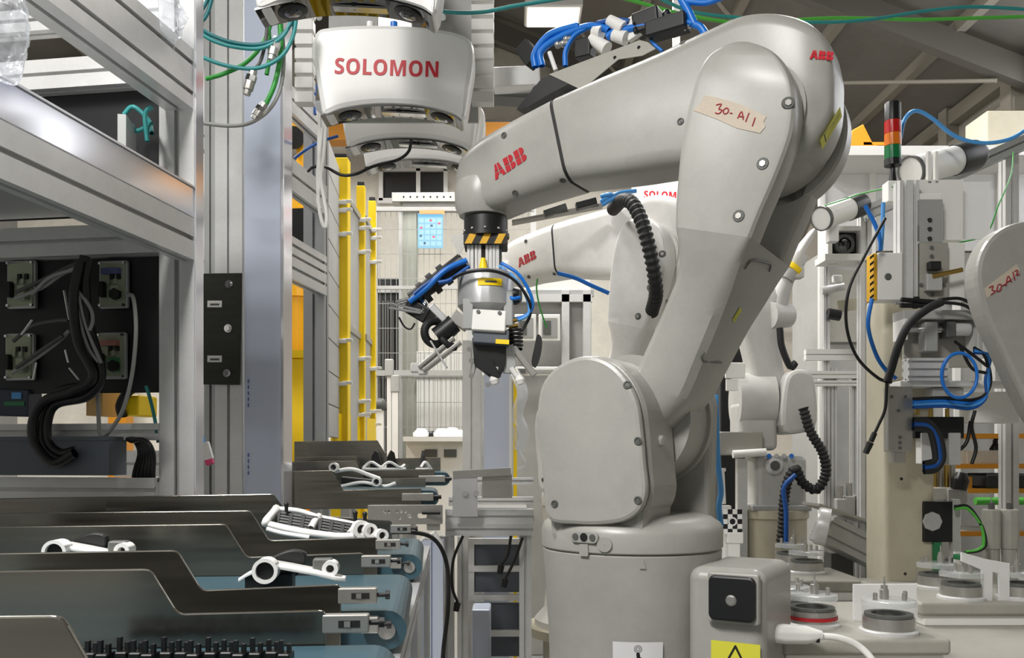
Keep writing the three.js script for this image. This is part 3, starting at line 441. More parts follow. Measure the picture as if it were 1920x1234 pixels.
// ---------------------------------------------------------------- valve block on top of the upper arm
{
  const B = (px, py, Z = -0.03) => { const q = RL(px, py, Z); return RW(q[0], q[1], Z); };
  const yv = V(0, 1, 0), base = B(1150, 150);
  const v = thing('valve_block', 'pneumatic valve block with blue hoses on a bent grey sheet atop the arm', 'valves', base);
  const shell = (pts, Z, t) => { const o = RW(0, 0, Z); return basis(poly(pts.map(p => RL(p[0], p[1], Z)), t), o, EXR, yv); };
  part('carrier_sheet', shell([[1030, 140], [1062, 128], [1200, 76], [1216, 80], [1230, 92], [1205, 105], [1160, 112], [1095, 166], [1085, 166]], 0.03, 0.003), M.offwhite, v, 'bent beige sheet metal carrier');
  for (const [px, py] of [[1153, 108], [1198, 89]]) part('hole', cyl(B(px, py, 0.032), B(px, py, 0.0345), 0.005, 0.005, 12), M.inkBlack, v);
  part('solenoid', bx(B(1098, 94, -0.03), 0.05, 0.055, 0.05, -BETA, 0.004), M.black, v);
  part('solenoid', obox(B(1192, 52, -0.04), B(1240, 34, -0.04), 0.06, 0.06, yv, 0.006), M.black, v, 'black valve body');
  part('solenoid', obox(B(1215, 62, -0.02), B(1290, 40, -0.02), 0.06, 0.045, yv, 0.006), M.darkPanel, v);
  part('end_plate', obox(B(1180, 36, -0.03), B(1194, 70, -0.03), 0.05, 0.02, EZR, 0.003), M.white, v, 'white drilled plate');
  for (let k = 0; k < 6; k++) part('port', cyl(B(1188 + (k % 3) * 3, 42 + (k % 3) * 10, -0.003 - (k > 2) * 0.01), B(1189 + (k % 3) * 3, 42 + (k % 3) * 10, 0.002), 0.003, 0.003, 8), M.inkBlack, v);
  for (const [a, b] of [[[1142, 38], [1170, 54]], [[1108, 72], [1138, 92]], [[1150, 66], [1174, 72]], [[1112, 60], [1128, 62]]]) part('silencer', cyl(B(a[0], a[1], -0.02), B(b[0], b[1], -0.02), 0.016, 0.021, 18), M.white, v, 'white plug silencer');
  for (const [px, py] of [[1228, 20], [1250, 24]]) part('knob', lathe([[0, 0], [0.012, 0], [0.013, 0.014], [0.008, 0.022], [0, 0.022]], B(px, py + 10, -0.04), yv, 16), M.black, v);
  for (const [px, py] of [[1272, 46], [1284, 50], [1258, 54], [1046, 84], [1056, 82], [1062, 74]]) part('elbow_fitting', merge([ball(B(px, py, -0.02), 0.011, 10), cyl(B(px, py, -0.02), B(px + 10, py - 2, -0.02), 0.008, 0.008, 10)]), M.steelPlain, v);
  part('regulator', obox(B(982, 88, -0.06), B(1004, 118, -0.06), 0.05, 0.05, EZR, 0.004), M.black, v);
  part('stem', cyl(B(1030, 98, -0.03), B(1042, 132, -0.03), 0.007, 0.007, 10), M.white, v);
  part('cable_cover', shell([[983, 215], [1030, 158], [1045, 152], [1085, 166], [1048, 185], [1005, 210]], -0.02, 0.05), M.black, v, 'black sleeve of cables behind the arm');
  for (const [px, py] of [[1020, 203], [1032, 205], [1042, 200]]) part('clip', ball(B(px, py, 0.03), 0.008, 8), M.white, v);
  const H = [[[[1004, 126], [1003, 100], [1030, 66], [1075, 50], [1085, 52]], M.blue, .011], [[[1016, 124], [1014, 98], [1042, 74], [1100, 50], [1135, 54], [1142, 58]], M.blue, .011], [[[1138, 70], [1150, 62], [1200, 50], [1260, 42], [1302, 44]], M.blue, .011], [[[1060, 124], [1061, 96], [1076, 68], [1100, 52]], M.blue, .008], [[[1302, 46], [1290, 20], [1278, -2], [1274, -20]], M.blue, .012], [[[1302, 46], [1312, 50], [1320, 60], [1324, 70]], M.blue, .011], [[[1120, 44], [1150, 38], [1180, 40]], M.blueDark, .008], [[[1286, 2], [1310, 5], [1330, 4], [1360, -8]], M.blue, .009], [[[1008, 196], [1000, 180], [1004, 164], [1028, 156]], M.black, .006], [[[1004, 204], [1030, 178], [1058, 158]], M.blueDark, .007], [[[1018, 204], [1050, 180], [1075, 172]], M.blue, .005], [[[1220, 76], [1232, 88], [1242, 96]], M.blue, .005]];
  for (const [pts, m, r] of H) part('hose', tube(pts.map((p, i) => B(p[0], p[1], -0.02)), r, 40, 8), m, v, m === M.black ? 'black hose loop' : 'blue air hose');
}

// ---------------------------------------------------------------- aluminium cabinets along the aisle
const CU = V(0.154, 0, -0.988).normalize(), CN = V(0.988, 0, 0.154).normalize(), UP = V(0, 1, 0);
const at = (K, s, w, y) => K.clone().addScaledVector(CU, s).addScaledVector(CN, -w).setY(y);        // s along the front, w into the cabinet
const onPlane = (px, py, pt, n) => { const d = ray(px, py), o = V(0, EYE, 0); return o.addScaledVector(d, pt.clone().sub(V(0, EYE, 0)).dot(n) / d.dot(n)); };
const K1 = P(364, 850, 2.4).setY(0), hY = (py, d) => EYE + (HZ - py) / F * d;
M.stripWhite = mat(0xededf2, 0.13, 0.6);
const cab = thing('machine_frame', 'tall aluminium extrusion cabinet holding circuit boards, beside the steel conveyors', 'cabinet', K1);
{
  const post = (s, w, ws, wd) => part('post', extrusion(at(K1, s, w, 0.02), at(K1, s, w, 2.75), ws, wd, 1, 1, CU, 0.014, 0.02), M.alu, cab);
  post(0.02, 0.05, 0.1, 0.04); post(0.02, 0.85, 0.1, 0.04); post(-2.2, 0.05, 0.1, 0.04); post(-2.2, 0.85, 0.1, 0.04);
  for (const [s, w] of [[0.02, 0.05], [0.02, 0.85], [-2.2, 0.05], [-2.2, 0.85]]) part('foot', cyl(at(K1, s, w, 0), at(K1, s, w, 0.02), 0.05, 0.04, 16), M.black, cab);
  part('added_bright_face', obox(at(K1, 0.02, -0.003, 0.02), at(K1, 0.02, -0.003, 2.75), 0.005, 0.04, CU), M.stripWhite, cab, 'added bright plate standing for light on the corner post side face');  // plate added over the post face; its brightness is put in by finish
  const beam = (w, y0, y1, dp, n, name, m = M.alu) => part(name, extrusion(at(K1, 0, w + dp / 2, (y0 + y1) / 2), at(K1, -2.25, w + dp / 2, (y0 + y1) / 2), dp, y1 - y0, 1, n, UP, 0.012, 0.015), m, cab);
  beam(0, 1.862, 1.972, 0.05, 1, 'beam'); beam(0.002, 2.262, 2.42, 0.08, 2, 'beam'); beam(0.8, 1.862, 1.972, 0.05, 1, 'beam'); beam(0.8, 2.262, 2.42, 0.08, 2, 'beam');
  // wide bright cover strip on the lower beam, with a lip along its top
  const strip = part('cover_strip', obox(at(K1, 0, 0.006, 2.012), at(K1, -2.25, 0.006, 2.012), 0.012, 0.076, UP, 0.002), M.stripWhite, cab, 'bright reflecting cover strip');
  part('lip', obox(at(K1, 0, 0.012, 2.054), at(K1, -2.25, 0.012, 2.054), 0.03, 0.005, UP), M.aluBright, strip);
  part('shelf_plate', obox(at(K1, -0.01, 0.42, 1.99), at(K1, -2.2, 0.42, 1.99), 0.72, 0.004, UP), M.aluDark, cab);
  // end frame beams
  const ebeam = (y0, y1, s, m = M.alu, n = 1) => part('end_beam', extrusion(at(K1, s, 0.1, (y0 + y1) / 2), at(K1, s, 0.8, (y0 + y1) / 2), y1 - y0, 0.05, n, 1, CU, 0.01, 0.012), m, cab);
  ebeam(1.885, 1.965, 0.02); ebeam(1.385, 1.43, 0.02); ebeam(1.22, 1.285, 0.0); ebeam(2.34, 2.42, 0.02); ebeam(2.50, 2.56, 0.02); ebeam(0.3, 0.38, 0.02);
  const panelAt = (s, w0, w1, y0, y1, t, m, name, label) => part(name, obox(at(K1, s, w0, (y0 + y1) / 2), at(K1, s, w1, (y0 + y1) / 2), t, y1 - y0, UP), m, cab, label);
  panelAt(0.045, 0.1, 0.8, 1.515, 1.885, 0.004, M.darkPanel, 'back_panel', 'dark mounting panel');
  panelAt(0.05, 0.1, 0.8, 2.0, 2.36, 0.004, M.darkPanel, 'back_panel', 'dark panel behind the upper bay');
  const duct = panelAt(-0.03, 0.2, 0.8, 1.292, 1.385, 0.08, M.duct, 'wiring_duct', 'slate grey wiring duct');
  part('duct_lid', obox(at(K1, -0.03, 0.2, 1.389), at(K1, -0.03, 0.8, 1.389), 0.086, 0.01, UP), M.duct, duct);
  // dark equipment in the upper bay
  part('fan_box', obox(at(K1, -0.12, 0.3, 2.1), at(K1, -0.12, 0.62, 2.1), 0.16, 0.2, UP, 0.01), M.black, cab, 'black equipment box in the upper bay');
  part('fan_ring', new THREE.TorusGeometry(0.06, 0.012, 10, 28).rotateY(0.15).translate(...at(K1, -0.21, 0.42, 2.12).toArray()), M.greyDark, cab);
  const z1 = at(K1, -0.1, 0.13, 2.05); part('inner_bracket', bx(z1.setY(2.13), 0.02, 0.14, 0.1, 0.15), M.aluDark, cab);
}
const CE = at(K1, 0.04, 0, 0), EPt = (px, py, off = 0) => onPlane(px, py, CE.clone().addScaledVector(CU, -off), CU);
// circuit boards on the dark panel: four boxes
[[45, 535, 60, 92, 'upper', 'far from the corner post'], [217, 535, 58, 90, 'upper', 'next to the corner post'], [42, 670, 60, 90, 'lower', 'far from the corner post'], [214, 668, 58, 88, 'lower', 'next to the corner post']].forEach(([px, py, w, h, row, side], i) => {
  const k = 2.45 / F, c = EPt(px, py, 0.005), t = thing('circuit_box', 'open ' + row + ' circuit board box on the dark panel, ' + side, 'circuit board', c, 'circuit boxes on the dark panel', -0.155);
  const W = w * k, H = h * k;
  lpart('tray', poly(rrect(-W / 2, -H / 2, W / 2, H / 2, 0.006), 0.012, 0.002), M.aluDark, t);
  lpart('board', bx(V(0, 0, 0.014), W * 0.86, H * 0.88, 0.004), M.pcb, t);
  for (const [x, y] of [[-1, -1], [1, -1], [1, 1], [-1, 1]]) lpart('screw', cyl(V(x * W * 0.42, y * H * 0.44, 0.012), V(x * W * 0.42, y * H * 0.44, 0.022), 0.004, 0.004, 8), M.chrome, t);
  lpart('connector', bx(V(-W * 0.28, -H * 0.12, 0.025), W * 0.16, H * 0.32, 0.02, 0, 0.002), M.inkBlack, t);
  lpart('connector', bx(V(W * 0.2, -H * 0.2, 0.026), W * 0.26, H * 0.3, 0.02, 0, 0.002), i === 3 ? M.pcbGreen : M.pcb, t);
  if (i % 2) { lpart('terminal', bx(V(W * 0.02, H * 0.26, 0.024), W * 0.6, H * 0.12, 0.018), i === 1 ? mat(0x5a5f8c, 0.5) : mat(0xb0766c, 0.5), t); lpart('socket', cyl(V(W * 0.26, -H * 0.24, 0.03), V(W * 0.26, -H * 0.24, 0.044), 0.016, 0.016, 6), M.inkBlack, t); }
  for (let k2 = 0; k2 < 4; k2++) lpart('chip', bx(V(W * (-0.1 + 0.12 * k2), H * (0.05 + 0.1 * (k2 % 2)), 0.02), 0.009, 0.014, 0.008), k2 % 2 ? M.inkBlack : M.pcb, t);
});
// cables in the cabinet
{
  const E = (px, py, off) => EPt(px, py, off);
  const cable = (name, label, pts, r, m, group) => single(name, label, 'cable', tube(pts.map(p => E(p[0], p[1], p[2] === undefined ? 0.06 : p[2])), r, pts.length * 10, 8), m, group);
  const thick = [[[160, 480], [150, 520], [155, 600], [182, 690], [170, 720], [110, 735], [75, 770], [70, 820], [90, 855], [125, 862], [140, 845]], [[168, 485], [160, 530], [168, 610], [190, 700], [165, 742], [105, 758], [88, 795], [92, 832], [115, 850], [140, 845]], [[150, 490], [138, 560], [146, 640], [175, 705], [140, 732], [84, 752], [62, 790], [66, 832], [100, 868], [140, 850]]];
  thick.forEach((p, i) => cable('loom_cable', ['thick black loom bent in a hook below the boards', 'thick black loom cable on the inner side of the hook', 'thick black loom cable on the outer side of the hook'][i], p.map(q => [q[0], q[1], 0.09 + i * 0.02]), 0.013, M.black));
  const wires = [[[30, 548], [80, 525], [130, 500], [158, 490]], [[28, 560], [78, 540], [120, 512], [158, 496]], [[25, 640], [60, 612], [100, 602], [128, 600]], [[22, 700], [70, 670], [110, 640], [130, 620]], [[30, 690], [80, 655], [118, 630]], [[60, 552], [95, 520], [140, 505]]];
  wires.forEach((p, i) => cable('grey_wire', 'grey wire running from the circuit boxes into the loom', p.map(q => [q[0], q[1], 0.06 + 0.01 * (i % 3)]), 0.0055, i % 2 ? M.greyCable : M.greyDark, 'grey board wires'));
  const wires2 = [[[140, 540], [150, 600], [165, 650], [185, 680]], [[146, 545], [158, 600], [172, 640], [190, 682]], [[142, 540], [168, 575], [174, 600], [168, 620]]];
  wires2.forEach((p, i) => cable('grey_wire', 'pale wire hanging along the loom to the lower board', p.map(q => [q[0], q[1], 0.12]), 0.005, M.greyCable, 'pale loom wires'));
  cable('patch_cable', 'light grey cable looping from the upper board down past the rail', [[238, 552, 0.06], [250, 560, .09], [255, 620, .1], [248, 700, .1], [232, 765, .1], [212, 800, .09], [195, 818, .08], [187, 810, .08], [184, 760, .08], [182, 710, .07], [178, 690, .06]], 0.0055, M.greyCable);
  for (let k = 0; k < 6; k++) cable('duct_cable', 'thick black cable curving over the duct end and down', [[236 + k * 2, 822 + k, .03 + k * .008], [252 + k * 4, 826, .05 + k * .008], [262 + k * 5, 850, .06 + k * .006], [252 + k * 7, 890, .05], [250 + k * 7.4, 935, .04], [250 + k * 7.4, 1010, .04]], 0.0065, M.black, 'black cables at the duct end');
  [[120, 545, 130, 600], [40, 628, 60, 600], [68, 680, 62, 712], [128, 680, 122, 656], [130, 690, 148, 712]].forEach(([a, b, c, d], i) => single('cable_tie', 'white plastic tie end sticking out of the board wires', 'cable tie', obox(E(a, b, .11), E(c, d, .12), 0.005, 0.003), M.white, 'white cable ties'));
  // things standing behind the rail
  single('controller', 'dark blue controller unit with a green label behind the rail', 'controller', merge([obox(E(-30, 755, -.02), E(66, 757, -.02), 0.06, 0.075, UP, 0.004)]), mat(0x232c42, 0.4));
  single('label_plate', 'green label stuck on the dark blue controller', 'label', obox(E(8, 757, .012), E(46, 757, .012), 0.002, 0.012, UP), M.pcbGreen);
  single('label_plate', 'pale label stuck on the dark blue controller', 'label', obox(E(22, 742, .012), E(40, 742, .012), 0.002, 0.018, UP), M.blueLight);
  single('carton', 'open brown cardboard carton seen below the dark panel', 'carton', merge([obox(E(182, 758, -.1), E(212, 758, -.1), 0.1, 0.07, UP), obox(E(184, 735, -.1), E(200, 728, -.1), 0.1, 0.004, UP)]), mat(0xc9a468, 0.8));
  single('yellow_case', 'yellow case seen below the dark panel', 'case', obox(E(250, 762, -.12), E(278, 762, -.12), 0.1, 0.06, UP, 0.006), M.yellow);
  single('hose_coil', 'black hose coil hanging below the dark panel', 'hose', tube([[262, 722], [240, 735], [226, 760], [230, 782]].map(p => E(p[0], p[1], -.06)), 0.014, 24), M.black);
  single('teal_cable', 'teal cable crossing below the panel by the post', 'cable', tube([[274, 724], [282, 750], [290, 785], [297, 830]].map(p => E(p[0], p[1], .03)), 0.005, 24), M.teal);
  single('rj_cable', 'light blue cable with a pink-tipped plug hanging behind the corner post', 'cable', merge([tube([P(366, 770, 2.62), P(374, 800, 2.62), P(382, 832, 2.62)], 0.006, 20)]), M.blueLight);
  single('cable_plug', 'white cable plug with a pink tip beside the corner post', 'plug', obox(P(383, 830, 2.62), P(392, 862, 2.62), 0.026, 0.02, V(0, 0, 1), 0.003), M.white);
  single('plug_cap', 'pink cap on the end of the white plug', 'cap', obox(P(391, 860, 2.62), P(395, 871, 2.62), 0.022, 0.018, V(0, 0, 1), 0.002), mat(0xe0487a, 0.5));
}
// plastic bags hanging in the upper bays
function crumple(c, w, h, d, n, amp) { const g = new THREE.SphereGeometry(1, 44, 44), p = g.attributes.position; for (let i = 0; i < p.count; i++) { const x = p.getX(i), y = p.getY(i), z = p.getZ(i), f = (s) => n8(x * s + z * s * 0.6 + 30, y * s + 30) - 0.5, k = 1 + amp * (0.9 * f(2.3) + 0.5 * f(5.1) + 0.25 * f(11)); p.setXYZ(i, x * w * k, y * h * k, z * d * k); } const q = mergeVertices(g.deleteAttribute('uv') && g, 1e-5); q.computeVertexNormals(); return toCreasedNormals(q, 0.6).translate(c.x, c.y, c.z); }
single('plastic_bag', 'clear plastic bag hanging over the cabinet beam, filled out', 'plastic bag', crumple(P(8, 50, 1.55), 0.035, 0.085, 0.05, 22, 0.5), M.film);
single('plastic_bag', 'crumpled clear plastic bag tied to the top beam by teal cables', 'plastic bag', crumple(P(298, 30, 2.28), 0.06, 0.075, 0.05, 24, 0.6), M.film);
single('plastic_bag', 'flat clear plastic bag lying in the dark upper bay', 'plastic bag', crumple(at(K1, -0.1, 0.2, 2.075), 0.1, 0.035, 0.06, 22, 0.6), M.film);
[[[232, 215, 2.5], [250, 200, 2.5], [278, 225, 2.5], [285, 250, 2.45]], [[285, 200, 2.45], [272, 215, 2.45], [276, 265, 2.45]], [[248, 235, 2.48], [256, 246, 2.48], [286, 232, 2.48]]].forEach(p => single('bay_cable', 'pale teal cable coiled in the dark upper bay', 'cable', tube(p.map(q => P(q[0], q[1], q[2] - 0.12)), 0.006, 24), M.teal, 'cables in the upper bay'));

// ---- second column and cabinet behind
const K2 = P(532, 850, 3.3).setY(0);
const cab2 = thing('machine_frame', 'aluminium cabinet column with a long blue-grey cover panel and dark screwed plate', 'cabinet', K2);
{
  const A = (s, w, y) => at(K2, s, w, y);
  part('post', extrusion(A(0.03, 0.209, 0.02), A(0.03, 0.209, 3.5), 0.106, 0.08, 1, 1, CU, 0.012, 0.015), M.alu, cab2);
  part('post', extrusion(A(0.06, 0.3, 0.02), A(0.06, 0.3, 3.5), 0.05, 0.06, 1, 1, CU, 0.01, 0.012), M.aluDark, cab2);
  part('cover_panel', obox(A(0.0, 0.012, 1.72), A(0.0, 0.15, 1.72), 0.008, 3.4, UP), M.bluegrey, cab2, 'blue-grey film-covered panel');
  part('corner_post', obox(A(0.04, 0.01, 0.02), A(0.04, 0.01, 3.5), 0.02, 0.08, CU, 0.003), M.stripWhite, cab2);  // brighter finish than the other posts, standing for light on this side
  part('foot', cyl(A(0.03, 0.2, 0), A(0.03, 0.2, 0.02), 0.05, 0.04, 16), M.black, cab2); part('foot', cyl(A(0.04, 0.01, 0), A(0.04, 0.01, 0.02), 0.03, 0.03, 16), M.black, cab2);
  for (let k = 0; k < 9; k++) { const y = 1.62 - k * 0.022 - (k > 4 ? 0.16 : 0); part('print_mark', obox(A(-0.0045, 0.134, y), A(-0.0045, 0.134, y - 0.013), 0.008, 0.0015, CN), M.blueDark, cab2); }
  for (const [y0, y1, m] of [[2.02, 2.13, M.alu], [2.5, 2.6, M.alu], [1.26, 1.36, M.alu], [1.14, 1.24, M.alu]]) part('cross_beam', extrusion(A(0.1, 0.33, (y0 + y1) / 2), A(0.1, 0.72, (y0 + y1) / 2), y1 - y0, 0.05, 1, 1, CU, 0.01, 0.012), m, cab2);
  // receding front beams and the far post
  const fb = (y0, y1, n) => part('beam', extrusion(A(0.08, 0.02, (y0 + y1) / 2), A(0.44, 0.02, (y0 + y1) / 2), 0.04, y1 - y0, 1, n, UP, 0.012, 0.012), M.alu, cab2);
  fb(2.0, 2.085, 1); fb(2.095, 2.16, 1); fb(2.33, 2.45, 1); fb(2.62, 2.72, 1);
  part('post', extrusion(A(0.45, 0.05, 1.40), A(0.45, 0.05, 2.8), 0.09, 0.05, 1, 1, CU, 0.012, 0.014), M.aluDark, cab2);
  part('back_panel', obox(A(0.46, 0.1, 2.26), A(0.46, 0.5, 2.26), 0.004, 0.22, UP), M.darkPanel, cab2);
  const pc = P(415, 617, 3.2), pl = part('steel_plate', obox(onPlane(380, 617, A(-0.02, 0, 1.8), CU), onPlane(452, 617, A(-0.02, 0, 1.8), CU), 0.006, 210 * 3.3 / F, UP, 0.002), M.darkPlate, cab2, 'dark steel plate');
  for (const [x, y] of [[430, 533], [428, 616], [426, 700]]) { const p = onPlane(x, y, A(-0.023, 0, 1.8), CU); part('plate_bolt', merge([cyl(p, p.clone().addScaledVector(CU, -0.012), 0.011, 0.011, 6), cyl(p, p.clone().addScaledVector(CU, -0.004), 0.015, 0.015, 16)]), M.chrome, pl); }
  for (const y of [570, 673]) part('plate_label', obox(onPlane(389, y, A(-0.0245, 0, 1.8), CU), onPlane(416, y, A(-0.0245, 0, 1.8), CU), 0.0015, 0.024, UP), M.white, pl);
  for (const y of [570, 673]) part('label_print', obox(onPlane(394, y + 1, A(-0.0258, 0, 1.8), CU), onPlane(411, y + 1, A(-0.0258, 0, 1.8), CU), 0.001, 0.007, UP), M.greyDark, pl);
}
// glimpses between and behind the cabinets
{
  const d = 4.95, k = d / F, b = P(560, 850, d).setY(0), t = thing('yellow_robot', 'yellow robot with black joint caps glimpsed through the second cabinet', 'robot', b);
  part('base', lathe([[0, 0], [0.2, 0], [0.2, 0.04], [0.13, 0.08], [0.12, 0.9], [0.15, 1.0], [0, 1.0]], b), M.robotYellow, t);
  part('column', loft([[562, 560, 34], [560, 470, 30], [558, 430, 30], [556, 390, 26], [562, 320, 20]].map(([x, y, r]) => { const c = P(x, y, d); return circ(0, 0, k * r, 16).map(p => V(c.x + p[0], c.y, c.z + p[1])); }), 1.2), M.robotYellow, t);
  part('lower_link', cyl(V(b.x, 1.0, b.z), V(b.x, 2.25, b.z), 0.09, 0.09, 20), M.robotYellow, t);
  part('upper_link', loft([[562, 330, 14], [574, 296, 16], [572, 270, 20], [566, 240, 24], [564, 210, 24], [556, 190, 16]].map(([x, y, r]) => { const c = P(x, y, d); return circ(0, 0, k * r, 16).map(p => V(c.x + p[0], c.y, c.z + p[1])); }), 1.2), M.robotYellow, t);
  for (const y of [258, 430]) part('joint_cap', cyl(P(549, y, d - 0.09), P(551, y, d - 0.02), 0.06, 0.06, 20), M.black, t, 'black round joint cap');
}
single('yellow_door', 'plain yellow guard door standing behind the second cabinet', 'door', merge([bx(P(550, 700, 4.68).setY(0.92), 0.13, 1.84, 0.04, 0.1, 0.01), bx(P(552, 556, 4.68).setY(1.86), 0.16, 0.04, 0.06, 0.1)]), M.yellow);
single('yellow_post', 'yellow guard post seen between the cabinet columns', 'post', bx(V(P(397, 0, 4.5).x, 1.6, -4.5), 0.06, 3.2, 0.06, 0, 0.006), M.yellow);
single('dark_rack', 'dark equipment rack standing between the cabinet columns', 'rack', merge([bx(V(P(390, 0, 4.2).x, 0.95, -4.2), 0.12, 1.9, 0.05, 0, 0.006), bx(V(P(390, 0, 4.2).x, 2.2, -4.2), 0.14, 0.66, 0.05, 0, 0.005)]), M.darkPanel);

// ---------------------------------------------------------------- steel-sided belt conveyors
const CA = V(0.9962, 0, -0.0872), CB = V(-0.0872, 0, -0.9962), BELTY = 1.135;      // along the belts, and across them
function sidePanel(tipPx, tipY, d, pts, parent, bottom) {           // stepped steel side sheet: outline given from its far upper end to the tip
  const T = P(tipPx, tipY, d), q = pts.map(p => { const w = onPlane(p[0], p[1], T, CB); return [w.clone().sub(T).dot(CA), w.y]; });
  const x0 = q[0][0] - 0.12; q[0][0] = x0;
  const o = [[x0, bottom], ...q, [q[q.length - 1][0], bottom]];
  // round the corners of the step
  const r = []; o.forEach((p, i) => { const a = o[(i + o.length - 1) % o.length], b = o[(i + 1) % o.length]; if (i < 2 || i > o.length - 2) { r.push(p); return; } const la = Math.hypot(a[0] - p[0], a[1] - p[1]), lb = Math.hypot(b[0] - p[0], b[1] - p[1]), k = Math.min(0.008, la / 3, lb / 3); for (let t = 0; t <= 4; t++) { const s = t / 4, A = [p[0] + (a[0] - p[0]) / la * k, p[1] + (a[1] - p[1]) / la * k], B = [p[0] + (b[0] - p[0]) / lb * k, p[1] + (b[1] - p[1]) / lb * k]; r.push([A[0] * (1 - s) ** 2 + 2 * p[0] * s * (1 - s) + B[0] * s * s, A[1] * (1 - s) ** 2 + 2 * p[1] * s * (1 - s) + B[1] * s * s]); } });
  const g = basis(poly(r.reverse(), 0.005, 0.0015), T.clone().setY(0), CA, UP);
  const m = part('side_panel', g, M.steel, parent, 'stepped brushed steel side panel');
  return { T, x0, x1: q[q.length - 1][0], m };
}
function conveyor(label, near, far, beltOver, opts = {}) {
  const t = thing('conveyor', label, 'conveyor', P(near[0], near[1], near[2]).setY(0.0), 'belt conveyors');
  const bot = BELTY - 0.055;
  const N = sidePanel(near[0], near[1], near[2], near[3], t, opts.nearBottom || bot), Fp = sidePanel(far[0], far[1], far[2], far[3], t, bot);
  // belt: flat loop with a round nose
  const W = Fp.T.clone().sub(N.T).dot(CB) - 0.02, O = N.T.clone().addScaledVector(CB, 0.01).setY(BELTY), shift = 0;
  const xe = Math.max(0, Fp.T.clone().sub(N.T).dot(CA)) * 0.5 + beltOver, x0 = -1.25, r = 0.027, o = [[x0, 0], [x0, -2 * r]];
  for (let i = 0; i <= 12; i++) { const a = -Math.PI / 2 + i / 12 * Math.PI; o.push([xe + r * Math.cos(a), -r + r * Math.sin(a)]); }
  part('belt', basis(poly(o, W), O.clone().addScaledVector(CB, W), CA, UP), M.belt, t, 'blue conveyor belt');
  part('roller', cyl(O.clone().addScaledVector(CA, xe).addScaledVector(CB, -0.004).setY(BELTY - r), O.clone().addScaledVector(CA, xe).addScaledVector(CB, W + 0.012).setY(BELTY - r), 0.012, 0.012, 16), M.steelPlain, t);
  // tension blocks at the nose, on both sides
  for (const q of [N, Fp]) {
    const c = q.T.clone().addScaledVector(CA, q.x1 + 0.022).setY(1.158);
    const b = part('tension_block', obox(c.clone().addScaledVector(CA, -0.026), c.clone().addScaledVector(CA, 0.026), 0.014, 0.021, UP, 0.002), M.steelPlain, t);
    part('slot', obox(c.clone().addScaledVector(CA, -0.008).addScaledVector(CB, -0.0072), c.clone().addScaledVector(CA, 0.016).addScaledVector(CB, -0.0072), 0.001, 0.008, UP), M.inkBlack, b);
    part('nut', bx(c.clone().addScaledVector(CA, 0.002).addScaledVector(CB, -0.0078), 0.007, 0.0065, 0.002), M.steelPlain, b);
    part('tension_bolt', merge([cyl(c.clone().addScaledVector(CA, 0.024), c.clone().addScaledVector(CA, 0.038), 0.003, 0.003, 8), cyl(c.clone().addScaledVector(CA, 0.037), c.clone().addScaledVector(CA, 0.043), 0.006, 0.006, 12)]), M.black, b, 'black tension bolt');
    const c2 = c.clone().setY(1.118).addScaledVector(CA, 0.016); part('lower_block', obox(c2.clone().addScaledVector(CA, -0.012), c2.clone().addScaledVector(CA, 0.012), 0.014, 0.022, UP, 0.002), M.steelPlain, t);
    part('lower_bolt', merge([cyl(c2.clone().addScaledVector(CA, 0.012), c2.clone().addScaledVector(CA, 0.024), 0.003, 0.003, 8), cyl(c2.clone().addScaledVector(CA, 0.023), c2.clone().addScaledVector(CA, 0.029), 0.006, 0.006, 12)]), M.black, t);
  }
  part('bed', basis(poly([[x0, -0.1], [xe - 0.1, -0.1], [xe - 0.1, -0.056], [x0, -0.056]], W), O.clone().addScaledVector(CB, W), CA, UP), M.aluDark, t);
  for (const x of [-1.1, xe - 0.2]) for (const w of [0.03, W - 0.03]) part('leg', bx(O.clone().addScaledVector(CA, x).addScaledVector(CB, w).setY((BELTY - 0.1) / 2), 0.04, BELTY - 0.1, 0.04), M.alu, t);
  return { t, O, W };
}
const cv1 = conveyor('steel-sided belt conveyor carrying a row of black toothed parts', [484, 1318, 0.64, [[-60, 1153], [122, 1152], [180, 1255], [484, 1258]]], [612, 1143, 1.023, [[-40, 1071], [284, 1066], [336, 1150], [612, 1143]]], 0.055);
const cv2 = conveyor('steel-sided belt conveyor carrying the white part with a large ring', [640, 1095, 1.224, [[-40, 1039], [334, 1031], [380, 1106], [640, 1095]]], [682, 1036, 1.613, [[-30, 989], [424, 982], [463, 1044], [682, 1036]]], 0.06);
const cv3 = conveyor('steel-sided belt conveyor carrying the white part with two dark ribbed grilles', [708, 1007, 1.911, [[-30, 963], [470, 957], [505, 1013], [708, 1007]]], [735, 976, 2.3, [[-20, 936], [513, 926], [540, 962], [735, 976]]], 0.06);
// support rail under the belt noses, with its panel and feet
{
  const r = thing('support_frame', 'aluminium support frame with blue-grey panel under the conveyor noses', 'frame', V(-0.2, 0, -1.6));
  const a = P(693, 1262, 1.03), b = P(792, 1005, 2.70); a.y = b.y = 1.052;
  part('rail', extrusion(a, b, 0.045, 0.045, 1, 1, UP, 0.008, 0.01), M.aluBright, r);
  const dn = V(0, -0.3, 0), p0 = a.clone().lerp(b, 0.05), p1 = a.clone().lerp(b, 0.97);
  part('panel', obox(p0.clone().add(V(0.005, -0.28, 0)), p1.clone().add(V(0.005, -0.28, 0)), 0.006, 0.5, UP), M.bluegrey, r);
  for (const k of [0.03, 0.5, 0.97]) { const p = a.clone().lerp(b, k); part('post', extrusion(V(p.x, 0.01, p.z), V(p.x, 1.05, p.z), 0.045, 0.045, 1, 1, V(0, 0, 1), 0.008, 0.01), M.alu, r); part('foot', cyl(V(p.x, 0, p.z), V(p.x, 0.012, p.z), 0.03, 0.03, 12), M.black, r); }
}
